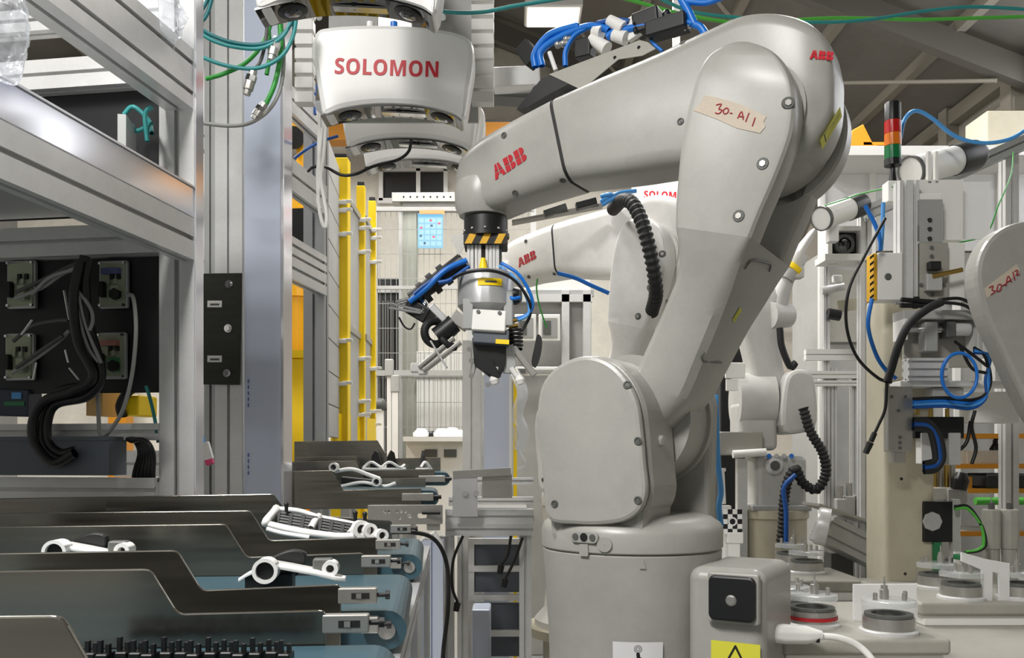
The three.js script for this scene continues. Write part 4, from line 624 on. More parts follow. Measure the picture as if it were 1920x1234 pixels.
// workpieces on the belts
function onBelt(cv, px, py, d) { const p = P(px, py, d); return p; }
function ringPart(name, label, c, L, ringR, turn, group) {          // white bracket with a ring boss, thin arms and a black fin
  const t = thing(name, label, 'workpiece', c, group, turn);
  const ring = lpart('ring', lathe([[ringR * 0.72, 0], [ringR, 0], [ringR, ringR * 1.6], [ringR * 0.72, ringR * 1.6], [ringR * 0.72, 0]], V(0, ringR * 1.25 + 0.004, 0.012), V(0, 0, 1), 36), M.whiteGloss, t, 'white ring boss');
  lpart('ring_core', cyl(V(0, ringR * 1.25 + 0.004, 0.024), V(0, ringR * 1.25 + 0.004, 0.034), ringR * 0.71, ringR * 0.71, 28), M.black, t);
  const arm = (pts, w, th) => loft(pts.map(([x, y, s]) => rrect(-w / 2 * s, -th / 2, w / 2 * s, th / 2, th * 0.4, 2).map(q => V(x, y + q[1], q[0]))), 0.7);
  lpart('arm', arm([[-L * 0.28, 0.010, 0.3], [-L * 0.2, 0.018, 0.6], [-L * 0.1, 0.026, 0.9], [0, 0.030, 1]], 0.05, 0.006), M.whiteGloss, t);
  lpart('arm', arm([[0, 0.034, 1], [L * 0.2, 0.028, 1], [L * 0.45, 0.02, 0.9], [L * 0.62, 0.012, 0.8], [L * 0.72, 0.009, 0.4]], 0.05, 0.007), M.whiteGloss, t);
  lpart('hinge', lathe([[0.006, 0], [0.012, 0], [0.012, 0.03], [0.006, 0.03], [0.006, 0]], V(L * 0.58, 0.026, -0.015), V(0, 0, 1), 20), M.whiteGloss, t);
  lpart('hinge_rib', bx(V(L * 0.5, 0.03, -0.01), 0.03, 0.02, 0.02, 0, 0.004), M.greyDark, t);
  lpart('lever', poly(smooth2([[-0.03, 0.004], [0.02, 0.002], [0.045, 0.02], [0.05, ringR * 2.4], [0.032, ringR * 2.75], [0.012, ringR * 2.5], [-0.012, ringR * 1.9], [-0.03, 0.03]], 3), 0.014, 0.003).translate(0, 0, -ringR * 0.8 - 0.03), M.black, t, 'black curved lever');
  lpart('foot_block', bx(V(0.0, 0.002, -0.01), 0.07, 0.036, 0.04, 0, 0.005), M.black, t);
  return t;
}
const part1 = ringPart('bracket_part', 'white bracket with large ring and black lever on the blue belt', P(505, 1098, 1.36).setY(BELTY + 0.016), 0.157, 0.0185, 0.1, 'white ring brackets');
{ // flatter one between the next pair of panels, mostly hidden
  copyOf(part1, P(123, 1052, 1.42).setY(1.172), 'white ring bracket lying behind the steel panel, only its rings showing', 0.05);
}
{ // part with two dark grilles
  const c = P(600, 1003, 2.05).setY(BELTY), t = thing('grille_part', 'white plastic frame with two dark ribbed grilles on the belt', 'workpiece', c, undefined, 0.0);
  const O = (px, py, dd) => { const p = P(px, py, 2.05 - (dd || 0)); return p.sub(c); };
  const X = V(1, 0, 0);
  const edge = (pts, r) => tube(pts.map(p => O(...p)), r, 40, 8);
  lpart('frame_edge', edge([[518, 954, -.06], [560, 958, -.06], [600, 970, -.06], [660, 982, -.06], [690, 992, -.06]], 0.006), M.whiteGloss, t);
  lpart('frame_edge', edge([[498, 982, .06], [540, 992, .06], [585, 1000, .06], [640, 1006, .06], [690, 1002, .05]], 0.008), M.whiteGloss, t);
  lpart('frame_edge', edge([[500, 992, .08], [530, 1000, .08], [580, 1008, .08]], 0.005), M.whiteGloss, t);
  lpart('end_bar', edge([[518, 953, -.06], [512, 962, 0], [500, 976, .06], [497, 984, .06]], 0.009), M.whiteGloss, t);
  lpart('cross_bar', edge([[598, 968, -.05], [590, 978, 0], [582, 992, .05]], 0.008), M.whiteGloss, t);
  lpart('end_bar', edge([[672, 982, -.05], [664, 992, 0], [655, 1004, .05]], 0.009), M.whiteGloss, t);
  for (const [x0, y0, x1, y1] of [[520, 960, 592, 972], [598, 974, 664, 986]]) {
    const tilt = V(0, 1, -0.9).normalize(), A0 = O(x0, y0 + 12), B0 = O(x1, y1 + 12), g = lpart('grille', obox(A0, B0, 0.01, 0.04, tilt), M.black, t, 'dark ribbed grille');
    for (let k = 0; k < 5; k++) { const q = V(0, 0, 0.006).addScaledVector(tilt, -0.016 + k * 0.008); lpart('rib', obox(A0.clone().add(q), B0.clone().add(q), 0.006, 0.0032, tilt), M.greyDark, g); }
    for (const k of [0.04, 0.36, 0.68, 0.96]) { const c = A0.clone().lerp(B0, k).add(V(0, 0, 0.007)); lpart('rib', obox(c.clone().addScaledVector(tilt, -0.02), c.clone().addScaledVector(tilt, 0.02), 0.006, 0.008, V(1, 0, 0)), M.rubber, g); }
  }
  for (const [x, y, r] of [[674, 992, .02], [690, 994, .016], [712, 1003, .014]]) { const p = O(x, y, .05); lpart('lug', lathe([[r * .55, 0], [r, 0], [r, .02], [r * .55, .02], [r * .55, 0]], p, V(0.5, 0, 1), 24), M.whiteGloss, t, 'white ring lug'); lpart('lug_core', cyl(p, p.clone().add(V(.004, 0, .008)), r * .5, r * .5, 16), M.black, t); }
  lpart('lug_arm', obox(O(660, 1000, .04), O(712, 1006, .04), 0.02, 0.012, UP, 0.003), M.whiteGloss, t);
  for (const [x, y] of [[537, 946], [666, 962], [684, 964]]) lpart('peg', merge([cyl(O(x, y + 14), O(x, y), 0.004, 0.005, 8), ball(O(x, y), 0.006, 8)]), M.black, t);
}
// row of black toothed pieces on the nearest belt
for (let k = 0; k < 14; k++) { const px = 174 + k * 28, c = P(px, 1240, 0.93).setY(BELTY).addScaledVector(CA, 0); c.z += 0.0; const t = thing('toothed_part', 'small black plastic part with two upright teeth in a row on the near belt', 'workpiece', V(c.x, BELTY, -0.93 + 0.006 * Math.sin(k * 2)), 'black toothed parts'); 
  lpart('body', bx(V(0, 0.006, 0), 0.013, 0.012, 0.022, 0, 0.002), M.black, t); lpart('tooth', bx(V(-0.004, 0.016, 0.002), 0.004, 0.014 + (k % 3) * 0.003, 0.006), M.black, t); lpart('tooth', bx(V(0.004, 0.015, 0.002), 0.004, 0.012, 0.006), M.black, t); }
single('black_strip', 'long black plastic strip lying before the toothed parts', 'workpiece', obox(V(-0.44, BELTY + 0.004, -0.885), V(-0.235, BELTY + 0.004, -0.9), 0.012, 0.008, UP, 0.002), M.black);

// ---- the farther conveyors, beyond the second cabinet
function farPanel(name, label, d, pts, yBot) { const T = P(pts[pts.length - 1][0], pts[pts.length - 1][1], d), q = pts.map(p => { const w = onPlane(p[0], p[1], T, CB); return [w.clone().sub(T).dot(CA), w.y]; }); const b = onPlane(pts[0][0], yBot, T, CB).y; return basis(poly([[q[0][0], b], ...q, [q[q.length - 1][0], b]].reverse(), 0.004, 0.001), T.clone().setY(0), CA, UP); }
{
  const mk = (label, d, near, far, yb, belt) => {
    const t = thing('conveyor', label, 'conveyor', P(near[near.length - 1][0], 850, d).setY(0), 'belt conveyors');
    part('side_panel', farPanel('', '', d, near, yb[0]), M.steel, t, 'stepped brushed steel side panel');
    part('side_panel', farPanel('', '', d + 0.38, far, yb[1]), M.steel, t, 'stepped brushed steel side panel');
    const T = P(near[near.length - 1][0], 850, d), W = 0.36, y = onPlane(belt[0], belt[1], T, CB).y, xe = onPlane(belt[0], belt[1], T, CB).sub(T).dot(CA), o = [[-0.5, 0], [-0.5, -0.06]];
    for (let i = 0; i <= 10; i++) { const a = -Math.PI / 2 + i / 10 * Math.PI; o.push([xe + 0.03 * Math.cos(a), -0.03 + 0.03 * Math.sin(a)]); }
    part('belt', basis(poly(o, W), T.clone().addScaledVector(CB, W + 0.008).setY(y), CA, UP), M.belt, t, 'blue conveyor belt');
    for (const x of [-0.4, xe - 0.15]) for (const w of [0.04, W - 0.04]) part('leg', bx(T.clone().addScaledVector(CA, x).addScaledVector(CB, w).setY((y - 0.06) / 2), 0.04, y - 0.06, 0.04), M.alu, t);
    const bl = onPlane(belt[0] - 10, belt[1] + 12, T, CB); part('tension_block', obox(bl.clone().addScaledVector(CA, -0.09), bl.clone().addScaledVector(CA, 0.03), 0.02, 0.03, UP, 0.003), M.steelPlain, t);
    part('tension_bolt', cyl(bl.clone().addScaledVector(CA, 0.03), bl.clone().addScaledVector(CA, 0.06), 0.008, 0.008, 10), M.black, t);
    return { t, y };
  };
  const c4 = mk('belt conveyor beside the blue-grey column, carrying a two-ring white bracket', 3.45, [[541, 884], [622, 882], [644, 919], [790, 916]], [[541, 866], [668, 864], [682, 898], [798, 896]], [955, 925], [808, 920]);
  const c5 = mk('narrow belt conveyor before the yellow fence, carrying small dark clips', 4.1, [[552, 858], [668, 855], [680, 882], [815, 880]], [[552, 828], [708, 826], [728, 860], [826, 858]], [900, 885], [832, 886]);
  const b = P(760, 965, 3.36), br = thing('drilled_bracket', 'drilled steel bracket under the nose of the far conveyor', 'bracket', b);
  part('plate', basis(poly(rrect(-0.138, -0.036, 0.138, 0.036, 0.004), 0.005, 0.001, [...[-0.075, -0.06, -0.03, -0.015, 0].map(x => circ(x, 0.012, 0.005, 10)), circ(-0.02, -0.012, 0.005, 10), circ(0.015, -0.004, 0.008, 10), rrect(0.045, -0.012, 0.08, 0.004, 0.006, 3)]), b, CA, UP), M.steelPlain, br);
  part('bolt', cyl(P(792, 962, 3.35), P(825, 962, 3.33), 0.006, 0.006, 10), M.black, br);
  part('side_plate', basis(poly(rrect(0, -0.045, 0.05, 0.045, 0.004), 0.006), P(800, 972, 3.38), CA, UP), M.steelPlain, br);
  // bracket with two rings
  const p4 = P(680, 905, 3.62).setY(c4.y), t = thing('bracket_part', 'white two-ring bracket with dark inside on the far belt', 'workpiece', p4);
  const O = (x, y, dd = 0) => P(x, y, 3.56 - dd).sub(p4);
  for (const [x, y] of [[628, 876], [708, 903]]) { lpart('ring', lathe([[.011, 0], [.018, 0], [.018, .035], [.011, .035], [.011, 0]], O(x, y), V(0, 0, 1), 24), M.whiteGloss, t); lpart('ring_core', cyl(O(x, y), O(x, y, .02), .0108, .0108, 16), M.black, t); }
  lpart('spine', tube([O(628, 884), O(660, 880), O(690, 890), O(712, 898)], 0.008, 24, 8), M.whiteGloss, t); lpart('spine', tube([O(640, 912), O(680, 905), O(720, 912), O(742, 906)], 0.007, 24, 8), M.whiteGloss, t);
  lpart('inside', obox(O(640, 900, -.02), O(700, 906, -.02), 0.03, 0.03, UP, 0.006), M.black, t);
  [[705, 880, 'lying'], [735, 882, 'lying'], [795, 880, 'lying']].forEach(([x, y], i) => { const q = P(x, y, 4.3).setY(c5.y), w = thing('clip_part', 'white clip with a black upright tongue on the narrow far belt', 'workpiece', q, 'white clips on the far belt', i * 0.7); lpart('plate', bx(V(0, 0.012, 0), 0.13, 0.012, 0.05, 0, 0.004), M.whiteGloss, w); lpart('rim', tube([V(-.06, .02, 0), V(-.02, .045, 0.01), V(.03, .02, 0.02), V(.07, .03, 0)], 0.007, 20, 6), M.whiteGloss, w); lpart('tongue', poly([[-.03, 0], [.03, 0], [.012, .075], [-.004, .085], [-.02, .06]], 0.014, 0.002).translate(0, .015, -.01), M.black, w); });
}

// ---------------------------------------------------------------- scanner housings hanging in a row
const hk = 3.0 / F, hc = P(735, 135, 3.0);
const housing = thing('scanner_housing', 'white rounded scanner housing with red SOLOMON lettering', 'scanner', hc, 'scanner housings hanging in a row');
{
  const o2 = smooth2([[584, 80], [594, 55], [620, 48], [720, 44], [810, 50], [866, 62], [884, 76], [889, 105], [881, 165], [868, 224], [850, 214], [800, 200], [745, 195], [690, 196], [640, 204], [606, 214], [599, 190], [588, 120]], 4).map(p => [(p[0] - 735) * hk, (135 - p[1]) * hk]);
  lpart('shell', poly(o2, 0.12, 0.018).translate(0, 0, -0.12), M.cover, housing);
  const low = [[600, 213], [640, 203], [690, 195], [745, 194], [800, 199], [850, 213], [864, 222]].map(p => [(p[0] - 735) * hk, (135 - p[1]) * hk]);
  const c = new THREE.CatmullRomCurve3(low.map(p => V(p[0], p[1], 0))).getPoints(20), ring = c.map(p => [p.x, p.y - 0.001]).concat(c.slice().reverse().map(p => [p.x, p.y - 0.006]));
  lpart('underside', poly(ring, 0.1).translate(0, 0, -0.11), M.lens, housing, 'dark glossy underside');
  for (const [x, r] of [[-0.17, 0.04], [0.16, 0.04], [0, 0.018]]) { const i = c.findIndex(p => p.x > x), p = c[i], q = c[i + 1], t = q.clone().sub(p).normalize(), n = V(t.y, -t.x, 0); const o = p.clone().setZ(-0.06).addScaledVector(n, 0.006); lpart('lens_window', lathe([[0, 0.006], [r * 0.8, 0.006], [r, 0.003], [r, 0]], o, n, 28), M.black, housing, 'round lens window'); lpart('lens', lathe([[0, 0.009], [r * 0.5, 0.008], [r * 0.62, 0.005]], o, n, 24), M.lens, housing); }
  lpart('light_bar', poly([[c[8].x, c[8].y - 0.012], [c[13].x, c[13].y - 0.012], [c[13].x, c[13].y - 0.006], [c[8].x, c[8].y - 0.006]], 0.03).translate(0, 0, -0.075), M.chrome, housing);
  const tg = textGeo('SOLOMON', 0.05, 0.002); tg.computeBoundingBox(); const bw = tg.boundingBox.max.x - tg.boundingBox.min.x, bh = tg.boundingBox.max.y - tg.boundingBox.min.y; tg.scale(194 * hk / bw, 30 * hk / bh, 1).rotateZ(-0.035);
  lpart('lettering', tg.translate((725 - 735) * hk, (135 - 127) * hk, 0.0004), M.red, housing, 'red SOLOMON letters');
  lpart('hanger', bx(V(0, 0.26, -0.1), 0.12, 0.3, 0.04, 0, 0.004), M.steelPlain, housing);
  for (const x of [-0.08, 0, 0.12]) lpart('knob', lathe([[0, 0], [0.012, 0], [0.012, 0.03], [0, 0.03]], V(x, 0.158, -0.05), V(0, 1, 0), 14), x ? M.whiteGloss : M.blue, housing);
  copyOf(housing, V(-0.44, hc.y + 0.05, -2.38), 'white scanner housing in front of the lettered one, its glossy underside showing');
  copyOf(housing, V(-0.392, hc.y + 0.035, -3.42), 'white scanner housing behind the lettered one, its arched lower edge showing');
  copyOf(housing, V(-0.385, hc.y + 0.085, -3.82), 'white scanner housing at the inner end of the row, a black cable under it');
  copyOf(housing, V(1.24, 3.215, -6.6).setX((1256 - CX) / F * 6.6), 'white scanner housing over the second robot, its red lettering half hidden');
  copyOf(housing, V(0, 3.13, -7.0).setX((1280 - CX) / F * 7.0), 'white scanner housing at the back over the second robot, half hidden');
  { const b = thing('ceiling_rail', 'aluminium rail hanging over the second robot for the rear scanners', 'rail', V(1.25, 3.56, -6.8)); part('rail', extrusion(V(1.2, 3.63, -6.5), V(1.3, 3.63, -7.3), 0.08, 0.08, 1, 1, UP), M.alu, b); part('rod', bx(V(1.25, 4.62, -6.9), 0.05, 1.9, 0.05), M.alu, b); }
}
{
  const g = thing('scanner_gantry', 'aluminium gantry beam and column carrying the scanner housings', 'gantry', V(-0.4, 0, -3.24));
  part('beam', extrusion(V(-0.42, 3.12, -2.0), V(-0.385, 3.12, -4.2), 0.12, 0.1, 1, 1, UP), M.alu, g);
  part('cross_beam', extrusion(V(-1.4, 3.24, -3.3), V(0.1, 3.24, -3.3), 0.1, 0.1, 1, 1, UP), M.alu, g);
  part('mount_plate', bx(P(757, 70, 3.29), 280 * 3.29 / F, 0.62, 0.012), M.wallGrey, g, 'grey mounting plate');
  for (let k = 0; k < 9; k++) { for (const [x, w] of [[905, 42], [572, 34]]) part('step_block', bx(P(x, -30 + k * 27, 3.26), w * 3.26 / F, 0.04, 0.05, 0, 0.003), M.white, g, 'white ribbed block'); }
  for (const x of [598, 726, 830]) part('plate_bolt', cyl(P(x, 32, 3.28), P(x, 32, 3.25), 0.012, 0.012, 12), M.chrome, g);
  for (const z of [-3.3]) part('column', extrusion(V(-1.3, 0.01, -3.85), V(-1.3, 3.2, -3.85), 0.09, 0.09, 1, 1, V(0, 0, 1)), M.alu, g); part('link', extrusion(V(-1.3, 3.24, -3.25), V(-1.3, 3.24, -3.9), 0.08, 0.08, 1, 1, UP), M.alu, g);
  part('arm', obox(P(926, 152, 3.5), P(1012, 148, 3.5), 0.08, 0.075, UP, 0.004), M.alu, g); part('arm', obox(P(926, 182, 3.6), P(1000, 186, 3.6), 0.1, 0.03, UP), M.greyDark, g);
  part('column', extrusion(V(0.05, 3.28, -3.3), V(0.05, 6.2, -3.3), 0.06, 0.06, 1, 1, V(0, 0, 1)), M.alu, g);
}
// ---------------------------------------------------------------- yellow fence, wall panels, wire mesh
{
  const f = thing('safety_fence', 'yellow safety fence posts with white hinges before the cream wall', 'fence', P(650, 850, 4.8).setY(0));
  const posts = [[640, 4.62, 0.08, 300], [677, 5.05, 0.046, 350], [698, 5.35, 0.042, 378]];
  posts.forEach(([px, d, w, py]) => { const p = P(px, py, d); const q = part('post', bx(V(p.x, p.y / 2, p.z), w, p.y, w, 0, 0.004), M.yellow, f); part('post_cap', bx(V(p.x, p.y + 0.012, p.z), w * 0.8, 0.024, w * 0.8, 0, 0.004), M.black, f);
    for (const yy of [380, 395, 440, 640, 720, 745].map(y => y + (px - 640) * 0.9).slice(0, px > 660 ? 6 : 5)) { const c = P(px, yy, d - w / 2 - 0.012); part('hinge', merge([bx(c, 0.05, 0.02, 0.024, 0, 0.003), bx(c.clone().add(V(0.03, 0.006, 0)), 0.05, 0.016, 0.02, 0, 0.003)]), M.white, f); } });
  for (const [x0, d0, x1, d1] of [[622, 4.5, 656, 4.66], [660, 4.9, 702, 5.3]]) { const a = P(x0, 850, d0), b = P(x1, 850, d1); a.y = b.y = 1.06; part('kick_plate', obox(a, b, 0.012, 1.28 - 0.3, UP), M.yellow, f, 'yellow lower plate'); }
  for (let k = 0; k < 2; k++) { const a = P(posts[k][0] + 6, 850, posts[k][1]), b = P(posts[k + 1][0] - 4, 850, posts[k + 1][1]); a.y = b.y = 2.0; part('infill_panel', obox(a, b, 0.01, 1.35, UP), M.wallGrey, f); for (const y of [1.35, 2.0, 2.66]) { const c = a.clone().setY(y), e = b.clone().setY(y); part('rail', obox(c, e, 0.03, 0.03, UP), M.offwhite, f); } }
  const w = thing('panel_wall', 'grey panel wall of wide horizontal boards beside the yellow fence', 'wall panel', P(625, 850, 4.3).setY(0));
  const a = P(606, 850, 4.05), b = P(640, 850, 4.75); for (let k = 0; k < 9; k++) { const y = 1.5 + k * 0.152; part('board', obox(a.clone().setY(y), b.clone().setY(y), 0.02, 0.147, UP, 0.003), M.wallGrey, w); }
  part('end_post', bx(a.clone().setY(2.11), 0.03, 1.38, 0.03), M.aluDark, w); part('end_post', bx(b.clone().setY(1.4), 0.03, 2.8, 0.03), M.aluDark, w);
}
{
  const d = 6.6, k = d / F, m = thing('mesh_fence', 'grey wire mesh fence with a wide post before the cream wall', 'fence', P(780, 850, d).setY(0));
  const x0 = P(702, 0, d).x, x1 = P(1000, 0, d).x, yt = P(0, 388, d).y, w = [];
  for (let x = x0; x <= x1; x += 0.04) w.push(bx(V(x, yt / 2 + 0.05, -d), 0.0035, yt - 0.1, 0.0035)); for (let y = 0.1; y <= yt; y += 0.18) w.push(bx(V((x0 + x1) / 2, y, -d), x1 - x0, 0.0045, 0.0045));
  const mesh = part('wire_mesh', merge(w), M.greyCable, m); mesh.userData.kind = 'stuff';
  for (const x of [703, 1000]) { const p = P(x, 0, d); part('post', bx(V(p.x, yt / 2, -d), 0.04, yt, 0.04), M.wallGrey, m); }
  part('rail', bx(V((x0 + x1) / 2, yt - 0.02, -d + 0.01), x1 - x0, 0.03, 0.03), M.wallGrey, m); part('rail', bx(V((x0 + x1) / 2, P(0, 540, d).y, -d + 0.01), x1 - x0, 0.025, 0.025), M.wallGrey, m); part('rail', bx(V((x0 + x1) / 2, P(0, 700, d).y, -d + 0.01), x1 - x0, 0.04, 0.03), M.wallGrey, m);
  const p = P(766, 0, 6.9), col = thing('steel_column', 'broad grey-green steel column behind the mesh fence', 'column', V(p.x, 0, -6.9));
  part('shaft', bx(V(p.x, 1.6, -6.9), 0.13, 3.2, 0.1), mat(0xa9aca0, 0.6, 0, { map: smudgeTex }), col); part('flange', bx(V(p.x - 0.05, 1.6, -6.84), 0.03, 3.2, 0.03), M.wallGrey, col);
  const tray = thing('cable_tray', 'perforated grey steel tray on top of the broad column', 'cable tray', P(800, 390, 6.9).setY(3.2));
  const tp = P(800, 378, 6.9); part('channel', bx(V(tp.x + 0.04, tp.y, -6.9), 0.58, 0.07, 0.25, 0, 0.004), M.steelPlain, tray); part('channel', bx(V(tp.x + 0.08, tp.y - 0.045, -6.9), 0.5, 0.03, 0.2), M.wallGrey, tray);
  for (let i = 0; i < 9; i++) part('hole', cyl(V(tp.x - 0.16 + i * 0.05, tp.y, -6.775), V(tp.x - 0.16 + i * 0.05, tp.y, -6.772), 0.007, 0.007, 10), M.inkBlack, tray);
  M.poster = canvasMat(256, 340, (g, W, H) => { g.fillStyle = '#7aa9c2'; g.fillRect(0, 0, W, H); g.fillStyle = '#4f93b8'; g.fillRect(0, 0, W, 34); g.fillStyle = '#94bccd'; for (let y = 0; y < 5; y++) for (let x = 0; x < 4; x++) g.fillRect(14 + x * 60, 50 + y * 56, 48, 40); g.fillStyle = '#c84a66'; for (const [x, y] of [[24, 130], [120, 60], [150, 220], [205, 90]]) g.fillRect(x, y, 24, 18); g.fillStyle = '#33506a'; for (const [x, y] of [[130, 110], [20, 210], [60, 280]]) g.fillRect(x, y, 22, 20); }, 0.6);
  const pg = new THREE.BoxGeometry(48 * 6.5 / F, 66 * 6.5 / F, 0.006); pg.userData.keepUV = true; const po = single('poster', 'light blue printed notice hanging on the mesh fence', 'poster', pg.translate(...P(807, 433, 6.55).toArray()), M.poster);
  single('orange_tag', 'orange strip above the light blue notice', 'label', bx(P(810, 398, 6.55), 0.18, 0.03, 0.006), mat(0xe2a06a, 0.6));
  const dk = thing('louvred_cabinet', 'black louvred cabinet behind the mesh fence', 'cabinet', P(728, 850, 7.3).setY(0)); const q = P(728, 0, 7.3);
  part('body', bx(V(q.x, 1.38, -7.4), 0.22, 2.76, 0.2), M.darkPanel, dk); for (let i = 0; i < 5; i++) part('louvre', bx(V(q.x - 0.08 + i * 0.04, 2.1, -7.29), 0.016, 0.95, 0.02), M.greyDark, dk); part('top_band', bx(V(q.x, 2.66, -7.29), 0.2, 0.04, 0.02), M.wallGrey, dk);
}
// back wall window, crane beam
{
  const a = P(715, 378, 10.98), b = P(836, 318, 10.98), c = a.clone().lerp(b, 0.5), w = b.x - a.x, h = b.y - a.y;
  const win = struct('window_1', merge([bx(V(c.x, a.y, -10.97), w + 0.08, 0.06, 0.08), bx(V(c.x, b.y, -10.97), w + 0.08, 0.06, 0.08), bx(V(a.x, c.y, -10.97), 0.05, h, 0.08), bx(V(b.x, c.y, -10.97), 0.05, h, 0.08), bx(V(c.x + 0.06, c.y, -10.97), 0.05, h, 0.08)]), M.white, 'pair of dark office windows high in the cream wall');
  part('pane', bx(V((a.x + c.x + 0.06) / 2, c.y, -10.985), w / 2 + 0.02, h - 0.04, 0.01), M.glassDark, win); part('pane', bx(V((b.x + c.x + 0.06) / 2, c.y, -10.985), w / 2 - 0.1, h - 0.04, 0.01), M.glassDark, win);
  const k = thing('crane_beam', 'orange-yellow overhead crane beam along the cream end wall', 'crane', V(0, 4.6, -10.2)); part('girder', bx(V(-0.25, P(0, 252, 10.2).y, -10.2), 8.5, 0.2, 0.22), M.amber, k); part('rail', bx(V(-0.25, P(0, 252, 10.2).y + 0.13, -10.2), 8.5, 0.05, 0.06), M.greyDark, k);
  for (const x of [-4.4, 3.9]) part('leg', bx(V(x, P(0, 252, 10.2).y / 2, -10.2), 0.2, P(0, 252, 10.2).y, 0.2), M.amber, k);
}
// grey machines behind the gripper
{
  const d = 6.0, C = (x, y, dd = d) => P(x, y, dd), m = thing('grey_machine', 'light grey machine with framed windows behind the gripper', 'machine', C(1040, 850).setY(0));
  const x0 = C(878, 0).x, x1 = C(1110, 0).x; part('body', bx(V((x0 + x1) / 2, C(0, 545).y / 2, -d - 0.4), x1 - x0, C(0, 545).y, 0.7, 0, 0.01), M.wallGrey, m);
  part('hood', bx(V(C(1020, 0).x, C(0, 530).y, -d - 0.3), 0.62, 0.2, 0.6, 0, 0.01), M.white, m); part('hood', bx(V(C(1020, 0).x, C(0, 550).y, -d - 0.02), 0.66, 0.04, 0.06), M.aluDark, m);
  for (const [a, b, c, e] of [[905, 575, 955, 680], [965, 590, 1005, 640], [1010, 590, 1050, 640], [905, 688, 1050, 705]]) { const p = C(a, c), q0 = C((a + c) / 2, (b + e) / 2, d - 0.05), ww = (c - a) * d / F, hh = (e - b) * d / F; const fr = part('window_frame', bx(q0, ww, hh, 0.03, 0, 0.006), M.white, m); part('pane', bx(q0.clone().add(V(0, 0, 0.016)), ww - 0.04, Math.max(0.02, hh - 0.05), 0.008), M.greyCable, fr); part('dark_insert', bx(q0.clone().add(V(-ww * 0.12, 0, 0.021)), ww * 0.35, Math.max(0.015, hh * 0.5), 0.006), M.greyDark, fr); }
  for (const x of [883, 1060, 1100]) part('frame_post', bx(V(C(x, 0).x, C(0, 545).y / 2, -d + 0.0), 0.05, C(0, 545).y, 0.05), M.alu, m);
  part('frame_rail', bx(V((x0 + x1) / 2, C(0, 560).y, -d), x1 - x0, 0.05, 0.05), M.alu, m);
  const r = thing('radiator', 'ribbed white panel standing behind the mesh fence', 'panel', P(825, 850, 6.8).setY(0)), rc0 = P(825, 753, 6.8); for (let i = 0; i < 11; i++) part('slat', bx(V(P(785 + i * 8, 0, 6.8).x, rc0.y / 2 + 0.2, -6.8), 0.028, rc0.y + 0.4 - 0.05, 0.03, 0, 0.004), M.white, r); part('frame', bx(V(rc0.x, rc0.y + 0.19, -6.8), 0.38, 0.03, 0.05), M.aluDark, r);
  const s = thing('parts_shelf', 'white shelf with dark vents behind the far conveyors', 'shelf', P(825, 850, 5.9).setY(0)); const sy = P(0, 824, 5.9).y; part('top', bx(V(P(825, 0, 5.9).x, sy, -5.9), 0.44, 0.03, 0.35), M.white, s); part('body', bx(V(P(825, 0, 5.9).x, sy / 2, -5.95), 0.42, sy - 0.02, 0.28), M.white, s); for (let i = 0; i < 2; i++) part('vent', bx(P(808 + i * 36, 850, 5.8), 0.08, 0.05, 0.01), M.greyDark, s);
  [[790, 800, 0.05], [808, 806, 0.035], [828, 802, 0.05], [848, 800, 0.055], [862, 803, 0.04]].forEach(([x, y, r0], i) => single('small_fitting', ['pale pulley', 'dark pump head', 'white valve body', 'white reel', 'grey coupling'][i] + ' lying on the white vented shelf', 'fitting', merge([lathe([[0, 0], [r0, 0], [r0 * 0.9, r0 * 0.7], [r0 * 0.5, r0 * 1.1], [0, r0 * 1.1]], V(P(x, 0, 5.88).x, sy + 0.016, -5.88), UP, 18), cyl(V(P(x, 0, 5.88).x - r0, sy + 0.03, -5.86), V(P(x, 0, 5.88).x + r0, sy + 0.03, -5.86), r0 * 0.3, r0 * 0.3, 12)]), i === 1 ? M.darkPanel : M.white));
  [[713, 0.05, 760], [730, 0.03, 690], [741, 0.04, 720]].forEach(([x, r0, y], i) => { const p = P(x, y, 6.2); const t = thing('grey_stand', ['white stand with round head', 'thin grey stand', 'pale grey stand with box head'][i] + ' beside the yellow fence', 'stand', V(p.x, 0, p.z)); part('pole', bx(V(p.x, p.y / 2, p.z), r0, p.y, r0), M.white, t); part('head', i === 0 ? ball(p, 0.05, 14) : bx(p, 0.06, 0.12, 0.05, 0, 0.01), i ? M.wallGrey : M.greyDark, t); });
}
// white column with blue-grey panel left of the second robot, and the frame tables before it
{
  const d = 5.0, c = thing('machine_frame', 'white column with blue-grey panel beside the second robot', 'frame', P(905, 850, d).setY(0)), yt = P(0, 640, d).y;
  part('post', extrusion(V(P(885, 0, d).x, 0.01, -d), V(P(885, 0, d).x, yt, -d), 0.1, 0.08, 1, 1, V(0, 0, 1)), M.alu, c);
  part('cover_panel', bx(V(P(931, 0, d).x, yt / 2, -d), 46 * d / F, yt, 0.02), M.bluegrey, c, 'blue-grey panel'); part('trim', bx(V(P(957, 0, d).x, yt / 2, -d), 0.015, yt, 0.04), M.white, c); part('foot', bx(V(P(885, 0, d).x, 0.006, -d), 0.12, 0.012, 0.12), M.black, c);
  single('yellow_bar', 'narrow yellow upright bar right of the blue-grey panel', 'bar', bx(V(P(966, 0, 5.0).x, P(0, 690, 5.0).y / 2, -5.0), 0.02, P(0, 690, 5.0).y, 0.02, 0, 0.003), M.yellow);
  single('cable_bundle', 'white wrapped cable bundle hanging beside the yellow bar', 'cable', merge([tube([P(960, 690, 4.96), P(980, 735, 4.9), P(970, 775, 4.9), P(982, 810, 4.9), P(974, 845, 4.9)], 0.03, 30, 10), tube([P(965, 800, 4.9), P(970, 840, 4.9), P(985, 870, 4.9), P(972, 880, 4.9)], 0.01, 30)]), M.film);
}
